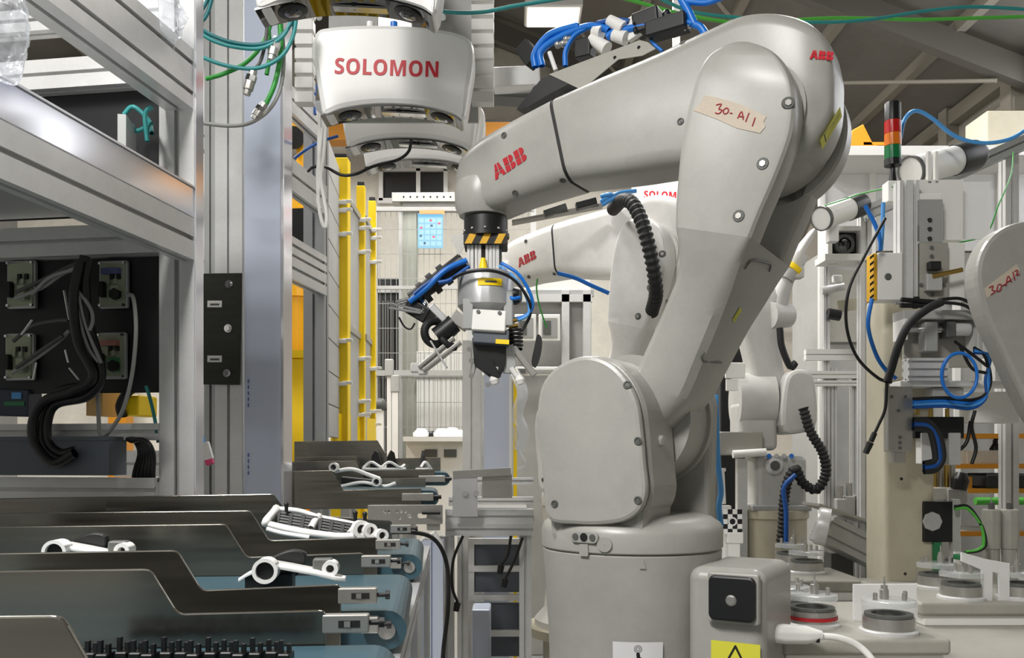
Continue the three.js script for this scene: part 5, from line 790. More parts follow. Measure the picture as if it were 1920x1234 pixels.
{
  const d = 3.75, t = thing('frame_table', 'aluminium profile table with steel bracket between conveyors and robots', 'table', P(880, 850, d).setY(0));
  const X = (px, dd = d) => P(px, 0, dd).x, Y = (py, dd = d) => P(0, py, dd).y;
  const hb = (x0, x1, y, h, dd = d, m = M.alu) => part('beam', extrusion(V(X(x0, dd), Y(y, dd), -dd), V(X(x1, dd), Y(y, dd), -dd), 0.06, h, 1, 1, UP), m, t);
  hb(836, 1000, 968, 0.06, d); hb(836, 1000, 992, 0.05, d - 0.02); hb(850, 1000, 902, 0.03, d + 0.4); hb(842, 1000, 940, 0.04, d + 0.3);
  part('table_plate', bx(V(X(920), Y(955), -d - 0.3), 0.3, 0.01, 0.6), M.steelPlain, t);
  const v = (px, y0, w, dd = d, m = M.alu) => part('leg', extrusion(V(X(px, dd), 0.01, -dd), V(X(px, dd), Y(y0, dd), -dd), w, 0.05, 1, 1, V(0, 0, 1)), m, t);
  v(838, 1005, 0.06); v(812, 1012, 0.08, d - 0.3, M.bluegrey); v(985, 1005, 0.05); v(868, 1005, 0.05, d + 0.5);
  part('bracket', bx(P(932, 912, 3.66), 56 * 3.66 / F, 44 * 3.66 / F, 0.012), M.steelPlain, t, 'bare steel bracket plate'); part('bracket', obox(P(850, 890, 3.66), P(958, 884, 3.66), 0.06, 0.03, UP), M.steelPlain, t);
  part('corner_plate', bx(P(872, 932, 3.64), 0.1, 0.16, 0.01, 0, 0.003), M.aluBright, t); for (const [x, y] of [[872, 925], [893, 925]]) part('bolt', cyl(P(x, y, 3.64), P(x, y, 3.62), 0.012, 0.012, 12), M.chrome, t);
  part('dark_tray', obox(P(905, 975, 3.9), P(1000, 970, 3.9), 0.2, 0.02, UP), M.darkPanel, t);
  const u = thing('floor_frame', 'blue-grey panelled frame standing low behind the profile table', 'frame', P(940, 850, 4.7).setY(0));
  for (const [y0, y1] of [[1018, 1062], [1068, 1110], [1130, 1182], [1192, 1230]]) part('panel', bx(P(935, (y0 + y1) / 2, 4.7), 110 * 4.7 / F, (y1 - y0) * 4.7 / F, 0.02), M.duct, u, 'slate panel'); for (const y of [1015, 1066, 1120, 1187]) part('rail', bx(P(935, y, 4.67), 114 * 4.67 / F, 0.03, 0.04), M.alu, u); for (const x of [882, 988]) part('post', bx(V(P(x, 0, 4.68).x, P(0, 1010, 4.68).y / 2, -4.68), 0.04, P(0, 1010, 4.68).y, 0.04), M.alu, u);
  part('white_box', bx(P(903, 1160, 4.45).setY(0.3), 0.09, 0.6, 0.2, 0, 0.01), M.bluegrey, u); 
  [[[868, 1005], [850, 1050], [848, 1100], [858, 1130]], [[980, 1008], [965, 1050], [948, 1085]], [[958, 1005], [952, 1040], [940, 1060]]].forEach((p, i) => single('hanging_lead', ['dark lead with white tag hanging from the profile table', 'dark lead with a plug hanging from the table edge', 'short lead ending in a lamp plug under the table'][i], 'cable', merge([tube(p.map(q => P(q[0], q[1], 3.68)), 0.006, 24), cyl(P(p[p.length - 1][0], p[p.length - 1][1], 3.68), P(p[p.length - 1][0] - 3, p[p.length - 1][1] + 16, 3.68), 0.014, 0.012, 12)]), M.black));
  single('floor_cable', 'black cable bending over the support frame down to the floor', 'cable', tube([P(700, 1000, 2.75), P(770, 998, 2.8), P(815, 1012, 2.85), P(838, 1060, 2.9), P(840, 1140, 2.9), P(830, 1240, 2.9), P(828, 1400, 2.9)], 0.007, 60), M.black);
  single('paper_bag', 'crumpled beige bag stuffed below the cable tray', 'bag', crumple(P(805, 1150, 3.6), 0.06, 0.12, 0.06, 20, 0.5), M.tape);
  single('cable_tray', 'short white cable guide bent over the frame corner', 'cable guide', loft([[770, 1050, 70], [795, 1020, 60], [815, 1010, 50], [830, 1035, 40], [834, 1060, 30]].map(([x, y, w]) => { const c = P(x, y, 2.95), k = w * 2.95 / F / 2; return rrect(-0.03, -0.005, 0.03, 0.005, 0.002, 1).map(q => V(c.x, c.y + q[1] + 0.02, c.z + q[0])); }), 0.5), M.white);
}

// ---------------------------------------------------------------- right side: bench with jars, gantry pillar, rear robots, shelves
const TY = 0.856, px2 = (px, d) => P(px, 0, d).x, py2 = (py, d) => P(0, py, d).y;
{
  const b = thing('work_bench', 'long off-white bench carrying the jar plates', 'bench', V(1.55, 0, -3.2));
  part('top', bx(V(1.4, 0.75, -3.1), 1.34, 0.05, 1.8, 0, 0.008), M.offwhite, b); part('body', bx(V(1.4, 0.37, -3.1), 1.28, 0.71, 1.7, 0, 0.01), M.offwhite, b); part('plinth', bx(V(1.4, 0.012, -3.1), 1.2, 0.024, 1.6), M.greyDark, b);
  const hz = part('hazard_strip', bx(V(1.76, 0.733, -2.195), 0.6, 0.022, 0.012), M.hazardYellow, b, 'yellow and black hazard strip'); for (let k = 0; k < 8; k++) part('stripe', basis(poly([[0, -0.011], [0.03, -0.011], [0.05, 0.011], [0.02, 0.011]], 0.002), V(1.48 + k * 0.07, 0.733, -2.189), V(1, 0, 0), UP), M.inkBlack, hz);
}
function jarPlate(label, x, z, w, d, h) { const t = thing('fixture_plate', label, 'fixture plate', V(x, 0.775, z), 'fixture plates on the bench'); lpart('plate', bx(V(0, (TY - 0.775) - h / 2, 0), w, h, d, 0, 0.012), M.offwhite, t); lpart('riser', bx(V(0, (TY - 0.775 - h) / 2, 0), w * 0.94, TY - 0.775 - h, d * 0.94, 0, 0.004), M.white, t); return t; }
jarPlate('off-white fixture plate with an upright frosted bracket and one large jar', 0.945, -2.72, 0.45, 0.62, 0.045);
jarPlate('off-white fixture plate before the cream pillar with two jars', 1.2, -3.72, 0.36, 0.42, 0.045);
jarPlate('thick off-white fixture plate with three jars and frosted brackets', 1.7, -3.3, 0.7, 0.6, 0.045);
// jars
M.acrylicSolid = mat(0xf4f6f6, 0.12, 0, { transmission: 0.75, thickness: 0, ior: 1.49 });
const jar = thing('acrylic_jar', 'clear jar', 'jar', P(1666, 1186, 2.5).setY(TY), 'clear acrylic jars');
{
  const r = 0.07;
  lpart('base_disc', lathe([[0, 0], [0.078, 0], [0.078, 0.008], [0.072, 0.012], [0, 0.012]], V(0, 0, 0), UP, 40), M.alu, jar);
  lpart('metal_ring', lathe([[0.055, 0.012], [r - 0.002, 0.012], [r - 0.002, 0.045], [0.055, 0.045], [0.055, 0.012]], V(0, 0, 0), UP, 40), M.steelPlain, jar);
  lpart('glass_wall', lathe([[r - 0.003, 0.013], [r, 0.013], [r, 0.075], [r - 0.003, 0.075]], V(0, 0, 0), UP, 40), M.acrylic, jar, 'clear acrylic wall');
  lpart('dark_ring', lathe([[0.045, 0.046], [0.064, 0.046], [0.064, 0.054], [0.045, 0.054], [0.045, 0.046]], V(0, 0, 0), UP, 40), M.greyDark, jar);
  lpart('lid', lathe([[0, 0.076], [r + 0.001, 0.076], [r + 0.001, 0.09], [r - 0.003, 0.092], [0, 0.092]], V(0, 0, 0), UP, 40), M.acrylicSolid, jar, 'thick clear lid');
  lpart('spindle', lathe([[0, 0.092], [0.012, 0.092], [0.012, 0.118], [0.009, 0.12], [0.009, 0.13], [0.003, 0.132], [0.002, 0.155], [0, 0.156]], V(-0.012, 0, 0), UP, 16), M.steelPlain, jar);
  for (const [x, z] of [[0.03, 0.03], [0.05, -0.01], [-0.045, 0.02]]) lpart('pin', lathe([[0, 0.092], [0.006, 0.092], [0.006, 0.112], [0, 0.114]], V(x, 0, z), UP, 10), M.steelPlain, jar);
  jar.userData.label = 'clear acrylic jar with spindle in front of the upright frosted bracket';
  const J = (px, py, label, turn) => { const d = F * (EYE - TY) / (py - HZ); return copyOf(jar, P(px, py, d).setY(TY), label, turn); };
  J(1512, 1074, 'clear acrylic jar on the plate before the cream pillar, front one', 0.7); J(1484, 1058, 'clear acrylic jar half behind another on the plate by the second pedestal', 2.1);
  J(1803, 1122, 'clear acrylic jar beside the two frosted brackets', 1.3); J(1757, 1102, 'clear acrylic jar half hidden by another, next to the cream pillar', 2.8); J(1912, 1122, 'clear acrylic jar behind the frosted brackets on the thick plate', 0.2);
  const red = J(1522, 1172, 'clear acrylic jar with spindle beside the robot base, red band inside', 1.9), red2 = J(1474, 1154, 'clear acrylic jar with a red band next to the robot connector box', 0.4);
  for (const j of [red, red2]) lpart('red_band', lathe([[0.071, 0.02], [0.0715, 0.02], [0.0715, 0.03], [0.071, 0.03]], V(0, 0, 0), UP, 30), M.redDark, j, 'red band').geometry;
}
// frosted brackets
{
  const fb = (label, pts, d) => { const t = P(pts[0][0], 850, d); const q = pts.map(p => [(p[0] - pts[0][0]) * d / F, py2(p[1], d)]); return single('frosted_bracket', label, 'bracket', poly(q, 0.012, 0.002).translate(t.x, 0, -d), M.frosted, 'frosted plastic brackets'); };
  fb('wide frosted plastic plate standing behind the spindle jar', [[1598, 1165], [1598, 1095], [1716, 1094], [1718, 1165]], 2.68);
  fb('tall frosted plastic bracket with a sloping top before the jars', [[1800, 1035], [1846, 1048], [1890, 1056], [1890, 1128], [1870, 1128], [1870, 1075], [1858, 1072], [1858, 1128], [1838, 1128], [1838, 1068], [1800, 1052]], 3.05);
}
// white plug and cable on the connector box
{
  const t = thing('power_plug', 'white heavy plug with a white cable leaving the robot base', 'plug', P(1480, 1200, 2.36));
  part('body', lathe([[0, 0], [0.022, 0], [0.026, 0.03], [0.024, 0.09], [0.012, 0.13], [0, 0.13]], P(1446, 1188, 2.36), V(1, -0.03, 0.05), 24), M.white, t); part('ring', lathe([[0, 0], [0.016, 0], [0.016, 0.012], [0, 0.012]], P(1444, 1190, 2.36), V(-1, 0, 0), 16), M.black, t); part('clip', bx(P(1532, 1196, 2.35), 0.008, 0.022, 0.02), M.black, t);
  part('cable', tube([P(1528, 1193, 2.36), P(1570, 1196, 2.36), P(1610, 1212, 2.36), P(1640, 1245, 2.34), P(1650, 1290, 2.34)], 0.009, 30), M.white, t);
  single('air_fitting', 'silver air fitting with blue end on the robot connector box', 'fitting', merge([cyl(P(1432, 1080, 2.42), P(1452, 1084, 2.42), 0.012, 0.009, 12)]), M.steelPlain); single('fitting_ring', 'blue release ring of the silver air fitting', 'fitting', cyl(P(1451, 1084, 2.42), P(1458, 1085, 2.42), 0.01, 0.01, 12), M.blue);
}
// cream pillar with the linear axes in front of it
{
  const d = 3.6, X = p => px2(p, d), Y = p => py2(p, d);
  const pl = thing('machine_pillar', 'square cream steel pillar rising from the bench', 'pillar', V(X(1686), 0.776, -d));
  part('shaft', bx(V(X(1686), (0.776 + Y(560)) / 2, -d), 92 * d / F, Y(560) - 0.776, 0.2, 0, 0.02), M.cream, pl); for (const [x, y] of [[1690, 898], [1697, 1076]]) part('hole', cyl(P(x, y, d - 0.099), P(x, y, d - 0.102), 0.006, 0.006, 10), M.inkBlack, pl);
  const D = 3.42, k = D / F, A = (px, py, dz = 0) => P(px, py, D - dz), ax = thing('linear_axis', 'vertical white linear axis with cylinders and valves on the cream pillar', 'linear axis', A(1735, 620));
  const B = (n, x0, y0, x1, y1, dp, dz, m, l, r = 0.004) => part(n, bx(A((x0 + x1) / 2, (y0 + y1) / 2, dz), (x1 - x0) * k, (y1 - y0) * k, dp, 0, r), m, ax, l);
  part('profile', extrusion(A(1699, 570), A(1699, 342), 36 * k, 0.06, 2, 1, V(0, 0, 1), 0.01, 0.012), M.alu, ax);
  B('housing', 1684, 340, 1800, 455, 0.06, -0.05, M.white); B('cover', 1716, 375, 1766, 456, 0.02, 0.02, M.aluDark, 'grey cover plate'); B('slot_plate', 1719, 364, 1764, 378, 0.02, 0.015, M.white);
  for (const y of [413, 430, 448]) part('hole', cyl(A(1743, y, 0.03), A(1743, y, 0.033), 0.009, 0.009, 14), M.inkBlack, ax);
  B('plate', 1716, 456, 1806, 566, 0.03, -0.01, M.white); B('plate', 1717, 456, 1776, 566, 0.02, 0.02, M.offwhite); B('valve', 1740, 491, 1762, 507, 0.03, 0.05, M.black); B('sensor', 1735, 515, 1764, 546, 0.03, 0.045, M.wallGrey);
  part('rod', cyl(A(1748, 518, 0.06), A(1804, 506, 0.06), 0.009, 0.009, 14), M.brass, ax); for (const [x, y] of [[1727, 534], [1770, 534], [1747, 464], [1747, 480], [1749, 552]]) part('screw', cyl(A(x, y, 0.03), A(x, y, 0.036), 0.007, 0.007, 10), M.greyDark, ax);
  B('side_box', 1638, 478, 1684, 566, 0.08, 0.0, M.white); part('lock', lathe([[0, 0.006], [0.008, 0.006], [0.013, 0.002], [0.013, 0]], A(1665, 519, 0.04), V(0, 0, 1), 20), M.greyDark, ax); const hs = B('hazard_strip', 1631, 478, 1638, 566, 0.07, 0, M.hazardYellow); for (let i = 0; i < 7; i++) part('stripe', basis(poly([[-0.007, 0], [0.007, 0.012], [0.007, 0.022], [-0.007, 0.01]], 0.002), A(1634.5, 562 - i * 12.5, 0.036), V(1, 0, 0), UP), M.inkBlack, hs);
  for (const [x0, y0, x1, y1] of [[1690, 562, 1762, 567], [1688, 573, 1750, 573]]) part('rod', merge([cyl(A(x0, y0, 0.06), A(x1, y1, 0.06), 0.009, 0.009, 12), cyl(A(x0 + 24, y0, 0.06), A(x0 + 32, y0, 0.06), 0.012, 0.012, 12)]), M.black, ax);
  B('carriage', 1684, 585, 1828, 602, 0.1, 0.02, M.wallGrey); B('carriage_side', 1684, 600, 1692, 640, 0.1, 0.02, M.white); B('carriage_side', 1820, 600, 1830, 660, 0.1, 0.02, M.white); B('slide', 1728, 606, 1752, 660, 0.06, 0.04, M.aluDark); B('slide', 1768, 605, 1786, 634, 0.06, 0.03, M.greyDark);
  part('piston', cyl(A(1700, 618, 0.03), A(1768, 618, 0.03), 0.012, 0.012, 16), M.chrome, ax); part('barrel', cyl(A(1784, 617, 0.03), A(1816, 617, 0.03), 0.026, 0.026, 20), M.alu, ax); part('motor', lathe([[0, 0], [0.05, 0], [0.052, 0.01], [0.052, 0.05], [0, 0.055]], A(1832, 614, 0.0), V(1, 0, 0.2), 28), M.alu, ax);
  B('back_plate', 1692, 602, 1820, 690, 0.02, -0.03, M.offwhite); part('profile', extrusion(A(1698, 694, 0.04), A(1772, 694, 0.04), 42 * k, 0.06, 3, 1, V(0, 0, 1), 0.008, 0.01), M.alu, ax); B('rail', 1678, 716, 1900, 727, 0.1, 0.0, M.white); B('bearing_block', 1742, 728, 1800, 750, 0.06, 0.0, M.wallGrey);
  B('tool_plate', 1661, 726, 1707, 846, 0.04, 0.06, M.steelPlain, 'bare steel tool plate'); for (const [x, y] of [[1672, 744], [1698, 744], [1685, 770], [1688, 820], [1688, 830], [1688, 840]]) part('screw', cyl(A(x, y, 0.08), A(x, y, 0.084), 0.006, 0.006, 10), M.greyDark, ax); B('tool_foot', 1670, 844, 1694, 868, 0.04, 0.05, M.steelPlain);
  B('manifold', 1710, 782, 1802, 822, 0.05, 0.0, M.darkPanel); B('manifold_foot', 1722, 812, 1752, 870, 0.05, 0.01, M.white); B('manifold_foot', 1774, 812, 1796, 872, 0.05, 0.01, M.wallGrey); B('rear_box', 1808, 735, 1900, 795, 0.1, -0.12, M.white); B('rear_box', 1852, 670, 1905, 728, 0.1, -0.1, M.white);
  for (const [x, y] of [[1745, 772], [1776, 772], [1720, 768]]) part('fitting', cyl(A(x, y + 10, 0.04), A(x, y - 6, 0.04), 0.008, 0.008, 10), M.brass, ax);
  part('clear_cover', bx(A(1826, 395, -0.08), 0.12, 0.22, 0.01), M.frosted, ax, 'frosted clear cover sheet');
  for (const [x0, x1] of [[1738, 1744], [1752, 1757]]) part('top_pin', bx(A((x0 + x1) / 2, 315, -0.03), (x1 - x0) * k, 60 * k, 0.02), M.white, ax);
  const H = (pts, r, m, label, D2 = 3.3) => single(m === M.black || m === M.rubber ? 'black_cable' : 'air_hose', label, m === M.black || m === M.rubber ? 'cable' : 'hose', tube(pts.map(p => P(p[0], p[1], p[2] || D2)), r, pts.length * 9), m);
  H([[1660, 409], [1622, 478], [1592, 542], [1587, 609], [1606, 668], [1645, 708], [1672, 717]], 0.006, M.black, 'black cable hanging in a wide arc beside the cream pillar');
  H([[1766, 566], [1738, 580], [1704, 609], [1684, 650], [1672, 690], [1663, 717]], 0.015, M.rubber, 'thick black hose bending down before the cream pillar', 3.27);
  H([[1663, 717], [1660, 765], [1648, 795], [1640, 812]], 0.006, M.black, 'black lead dropping beside the steel tool plate'); single('cable_plug', 'dark cable plug dangling beside the cream pillar', 'plug', merge([cyl(P(1640, 812, 3.3), P(1633, 828, 3.3), 0.01, 0.01, 12), cyl(P(1632, 830, 3.3), P(1623, 850, 3.3), 0.013, 0.011, 12)]), M.black);
  H([[1635, 560], [1628, 600], [1631, 630], [1645, 670], [1662, 695], [1680, 710]], 0.008, M.blue, 'blue air hose running down beside the hazard-striped box', 3.36);
  H([[1622, 385], [1640, 420], [1650, 450], [1651, 470]], 0.008, M.blue, 'blue hose slanting down from the camera barrel', 3.36); H([[1656, 380], [1655, 420], [1652, 468]], 0.008, M.blueLight, 'pale blue hose hanging straight behind the black arc cable', 3.36);
  { const c = []; for (let i = 0; i <= 40; i++) { const a = i / 40 * 6.283 * 1.5 + 2; c.push(P(1799 + (32 + i * 0.05) * Math.cos(a), 704 + 42 * Math.sin(a), 3.28 - i * 0.001)); } single('air_hose', 'blue air hose coiled in a loop below the carriage', 'hose', tube(c, 0.006, 160), M.blue); }
  [[0, M.blue], [5, M.blueLight], [-6, M.black], [10, M.blueDark]].forEach(([o, m], i) => H([[1712, 754 + o], [1770, 752 + o], [1820, 756 + o], [1848, 742 + o * 0.5], [1854 - o * 0.6, 710], [1850 + o * 0.6, 668], [1826, 655 + o * 0.6]], 0.006, m, ['blue hose', 'pale blue hose', 'black hose', 'dark blue hose'][i] + ' of the bundle turning up under the carriage', 3.3));
  [[0, M.rubber], [7, M.blueDark], [14, M.rubber]].forEach(([o, m], i) => H([[1712, 788 + o], [1740, 792 + o], [1762 - o, 820], [1768 - o, 858], [1755 - o * 0.4, 880 - o], [1732, 884 - o]], 0.012, m, ['outer black hose', 'dark blue hose', 'inner black hose'][i] + ' of the thick bundle curling below the manifold', 3.32));
  [[[1760, 562], [1800, 560], [1830, 575], [1842, 590]], [[1750, 566], [1806, 572], [1834, 592]], [[1800, 650], [1822, 690], [1850, 700]], [[1790, 640], [1830, 670], [1855, 690]]].forEach((p, i) => H(p, 0.006, M.black, ['upper', 'lower', 'slack', 'taut'][i] + ' black lead crossing the carriage', 3.3));
  [[[1828, 770], [1822, 800], [1830, 840], [1822, 870]], [[1820, 790], [1812, 830], [1790, 850]]].forEach((p, i) => H(p, 0.007, M.black, ['long', 'short'][i] + ' black hose hanging behind the manifold', 3.4));
}
// tower light
{
  const d = 3.5, C = (y) => P(1674, y, d), t = thing('signal_tower', 'signal tower light with red, amber and green segments', 'signal light', C(342)), k = d / F;
  const seg = (n, y0, y1, r, m, l) => part(n, lathe([[0, 0], [r, 0], [r, (y1 - y0) * k * 0.96], [r * 0.94, (y1 - y0) * k], [0, (y1 - y0) * k]], C(y1), UP, 28), m, t, l);
  seg('cap', 193, 227, 14.5 * k, M.black); seg('red_segment', 227, 251, 15 * k, mat(0xb81c1c, 0.25), 'red lens'); seg('amber_segment', 251, 274, 15 * k, mat(0xd9731a, 0.25), 'amber lens'); seg('green_segment', 274, 299, 15 * k, mat(0x0f6b3c, 0.25), 'green lens'); seg('base', 299, 311, 15.5 * k, M.black); part('stem', lathe([[0, 0], [0.016, 0], [0.01, 0.06], [0, 0.065]], C(342), UP, 18), M.black, t);
  part('stand', bx(P(1674, 362, d), 0.06, 0.08, 0.06, 0, 0.004), M.white, t);
  single('air_hose', 'blue air hose waving from the tower light to the right-hand rail', 'hose', tube([[1688, 260], [1696, 225], [1716, 208], [1745, 220], [1790, 255], [1840, 268], [1890, 262], [1930, 240], [1980, 215]].map(p => P(p[0], p[1], 3.6)), 0.008, 70), M.blueLight);
}
// camera barrels
{
  const barrel = (label, a, b, c, d, r) => { const A = P(a[0], a[1], d), B = P(b[0], b[1], d + 0.1), E = P(c[0], c[1], d + 0.16), t = thing('camera_barrel', label, 'camera', A); const dir = B.clone().sub(A), L = dir.length(); part('barrel', lathe([[0, 0], [r, 0], [r, L], [0, L]], A, dir, 32), M.white, t, 'white tube'); part('rim', lathe([[r * 0.95, -0.004], [r * 1.06, -0.004], [r * 1.06, 0.012], [r * 0.95, 0.012]], A, dir, 32), M.greyDark, t); const L2 = E.distanceTo(B); part('end_cap', lathe([[0, 0], [r * 1.06, 0], [r * 1.06, L2 * 0.8], [r * 0.8, L2], [0, L2]], B, dir, 32), M.black, t, 'black end cap'); part('gland', cyl(E, E.clone().addScaledVector(dir.normalize(), 0.04), 0.012, 0.012, 12), M.greyDark, t); part('clamp', bx(A.clone().lerp(B, 0.4).add(V(0, -r - 0.03, 0)), 0.04, 0.08, 0.05), M.alu, t); return t; };
  barrel('white camera barrel with black cap on the rail above the linear axis', [1708, 322], [1788, 301], [1838, 292], 3.7, 0.06); barrel('smaller white camera barrel with black cap beside the large robot arm', [1540, 410], [1590, 392], [1620, 386], 3.9, 0.05);
  const r = thing('camera_rail', 'aluminium rail slanting up behind the camera barrels', 'rail', P(1860, 290, 4.0)); part('rail', extrusion(P(1620, 402, 4.1), P(1960, 250, 4.0), 0.06, 0.06, 1, 1, UP), M.aluDark, r); part('upright', extrusion(V(px2(1905, 4.02), 0.01, -4.08), V(px2(1905, 4.02), py2(280, 4.02), -4.08), 0.06, 0.06, 1, 1, V(0, 0, 1)), M.alu, r); part('upright', extrusion(V(px2(1622, 4.15), 0.01, -4.16), V(px2(1622, 4.15), py2(400, 4.15), -4.16), 0.05, 0.05, 1, 1, V(0, 0, 1)), M.alu, r);
  const cb = thing('round_camera', 'black round camera in a white box frame beside the white robot', 'camera', P(1578, 480, 4.2)); part('frame', merge([bx(P(1578, 434, 4.2), 0.16, 0.02, 0.12), bx(P(1578, 488, 4.2), 0.2, 0.03, 0.14), bx(P(1548, 460, 4.2), 0.02, 0.14, 0.12), bx(P(1608, 460, 4.2), 0.02, 0.14, 0.12)]), M.white, cb); part('camera_body', bx(P(1578, 459, 4.22), 0.11, 0.1, 0.08, 0, 0.012), M.black, cb); part('lens_ring', lathe([[0.03, 0.014], [0.045, 0.014], [0.047, 0], [0.03, 0]], P(1582, 459, 4.17), V(0, 0, 1), 28), M.greyDark, cb); part('lens', lathe([[0, 0.012], [0.03, 0.006], [0.03, 0]], P(1582, 459, 4.17), V(0, 0, 1), 24), M.lens, cb);
  part('support_arm', obox(P(1562, 488, 4.2), P(1552, 488, 4.92), 0.04, 0.04, UP), M.alu, cb);
}
// profile frames standing between the rear robot and the pillar
{
  const d = 4.95, t = thing('guard_frame', 'white aluminium guard frame behind the cream pillar', 'frame', V(px2(1575, d), 0, -d)), X = p => px2(p, d), Y = p => py2(p, d);
  for (const [x, y, w] of [[1548, 425, 0.035], [1562, 690, 0.03], [1612, 700, 0.035], [1628, 690, 0.04], [1600, 700, 0.03]]) part('upright', extrusion(V(X(x), 0.01, -d), V(X(x), Y(y), -d), w, 0.04, 1, 1, V(0, 0, 1), 0.007, 0.008), M.alu, t);
  for (const [y, x0, x1, h] of [[667, 1506, 1640, 0.06], [704, 1506, 1648, 0.04], [720, 1520, 1620, 0.03]]) part('cross_bar', extrusion(V(X(x0), Y(y), -d + 0.03), V(X(x1), Y(y), -d + 0.03), 0.04, h, 1, 1, UP, 0.007, 0.008), M.white, t);
  part('clamp', cyl(P(1540, 545, d - 0.04), P(1582, 538, d - 0.04), 0.022, 0.022, 16), M.alu, t); part('clamp', cyl(P(1552, 588, d - 0.04), P(1575, 592, d - 0.04), 0.03, 0.03, 16), M.black, t); part('clamp', bx(P(1568, 524, d - 0.02), 0.05, 0.04, 0.05, 0, 0.006), M.white, t); part('sensor_arm', obox(P(1570, 575, d), P(1640, 566, d), 0.03, 0.06, UP), M.cream, t);
  const e = thing('white_enclosure', 'large pale machine enclosure with clear panels behind the guard frame', 'machine', V(px2(1720, 6.2), 0, -6.4)), D = 6.2, XX = p => px2(p, D), YY = p => py2(p, D);
  part('body', bx(V((XX(1545) + XX(1960)) / 2, YY(470) / 2, -6.6), XX(1960) - XX(1545), YY(470), 0.6), M.wallGrey, e); part('header', bx(V((XX(1540) + XX(1965)) / 2, YY(314), -6.3), XX(1965) - XX(1540), 0.06, 0.9), M.white, e);
  for (const x of [1545, 1640, 1720, 1800, 1880, 1950]) part('post', bx(V(XX(x), YY(314) / 2, -6.25), 0.04, YY(314), 0.04), M.white, e); for (let i = 0; i < 5; i++) { const x0 = [1545, 1640, 1720, 1800, 1880][i], x1 = [1640, 1720, 1800, 1880, 1950][i]; part('pane', bx(V((XX(x0) + XX(x1)) / 2, (YY(320) + YY(470)) / 2, -6.25), XX(x1) - XX(x0) - 0.05, YY(320) - YY(470) - 0.02, 0.006), M.frosted, e, 'hazy clear panel'); }
  for (const [x0, y0, x1, y1] of [[1660, 480, 1760, 600], [1780, 470, 1860, 560], [1560, 500, 1640, 640]]) part('door_panel', bx(V((XX(x0) + XX(x1)) / 2, (YY(y0) + YY(y1)) / 2, -6.28), XX(x1) - XX(x0), YY(y0) - YY(y1), 0.03, 0, 0.006), M.offwhite, e);
  const h = thing('orange_hopper', 'orange steel hopper standing on the pale enclosure', 'hopper', V(px2(1600, 6.6), py2(308, 6.6), -6.6)); const hx = p => (p - 1600) * 6.6 / F; lpart('hopper', poly([[hx(1555), 0], [hx(1645), 0], [hx(1640), 0.08], [hx(1622), 0.1], [hx(1604), 0.24], [hx(1585), 0.2]], 0.3, 0.008).translate(0, 0, -0.15), M.amber, h); lpart('rim', bx(V(hx(1630), 0.1, 0), 0.2, 0.02, 0.3), M.amber, h);
  single('beige_box', 'beige electric box on the pale enclosure below the slanting rail', 'box', bx(P(1870, 275, 6.3).setY(py2(314, 6.3) + 0.19), 0.3, 0.3, 0.3, 0, 0.01), M.cream);
}
M.robotMid = mat(0xc9c8c4, 0.4, 0, { map: smudgeTex });
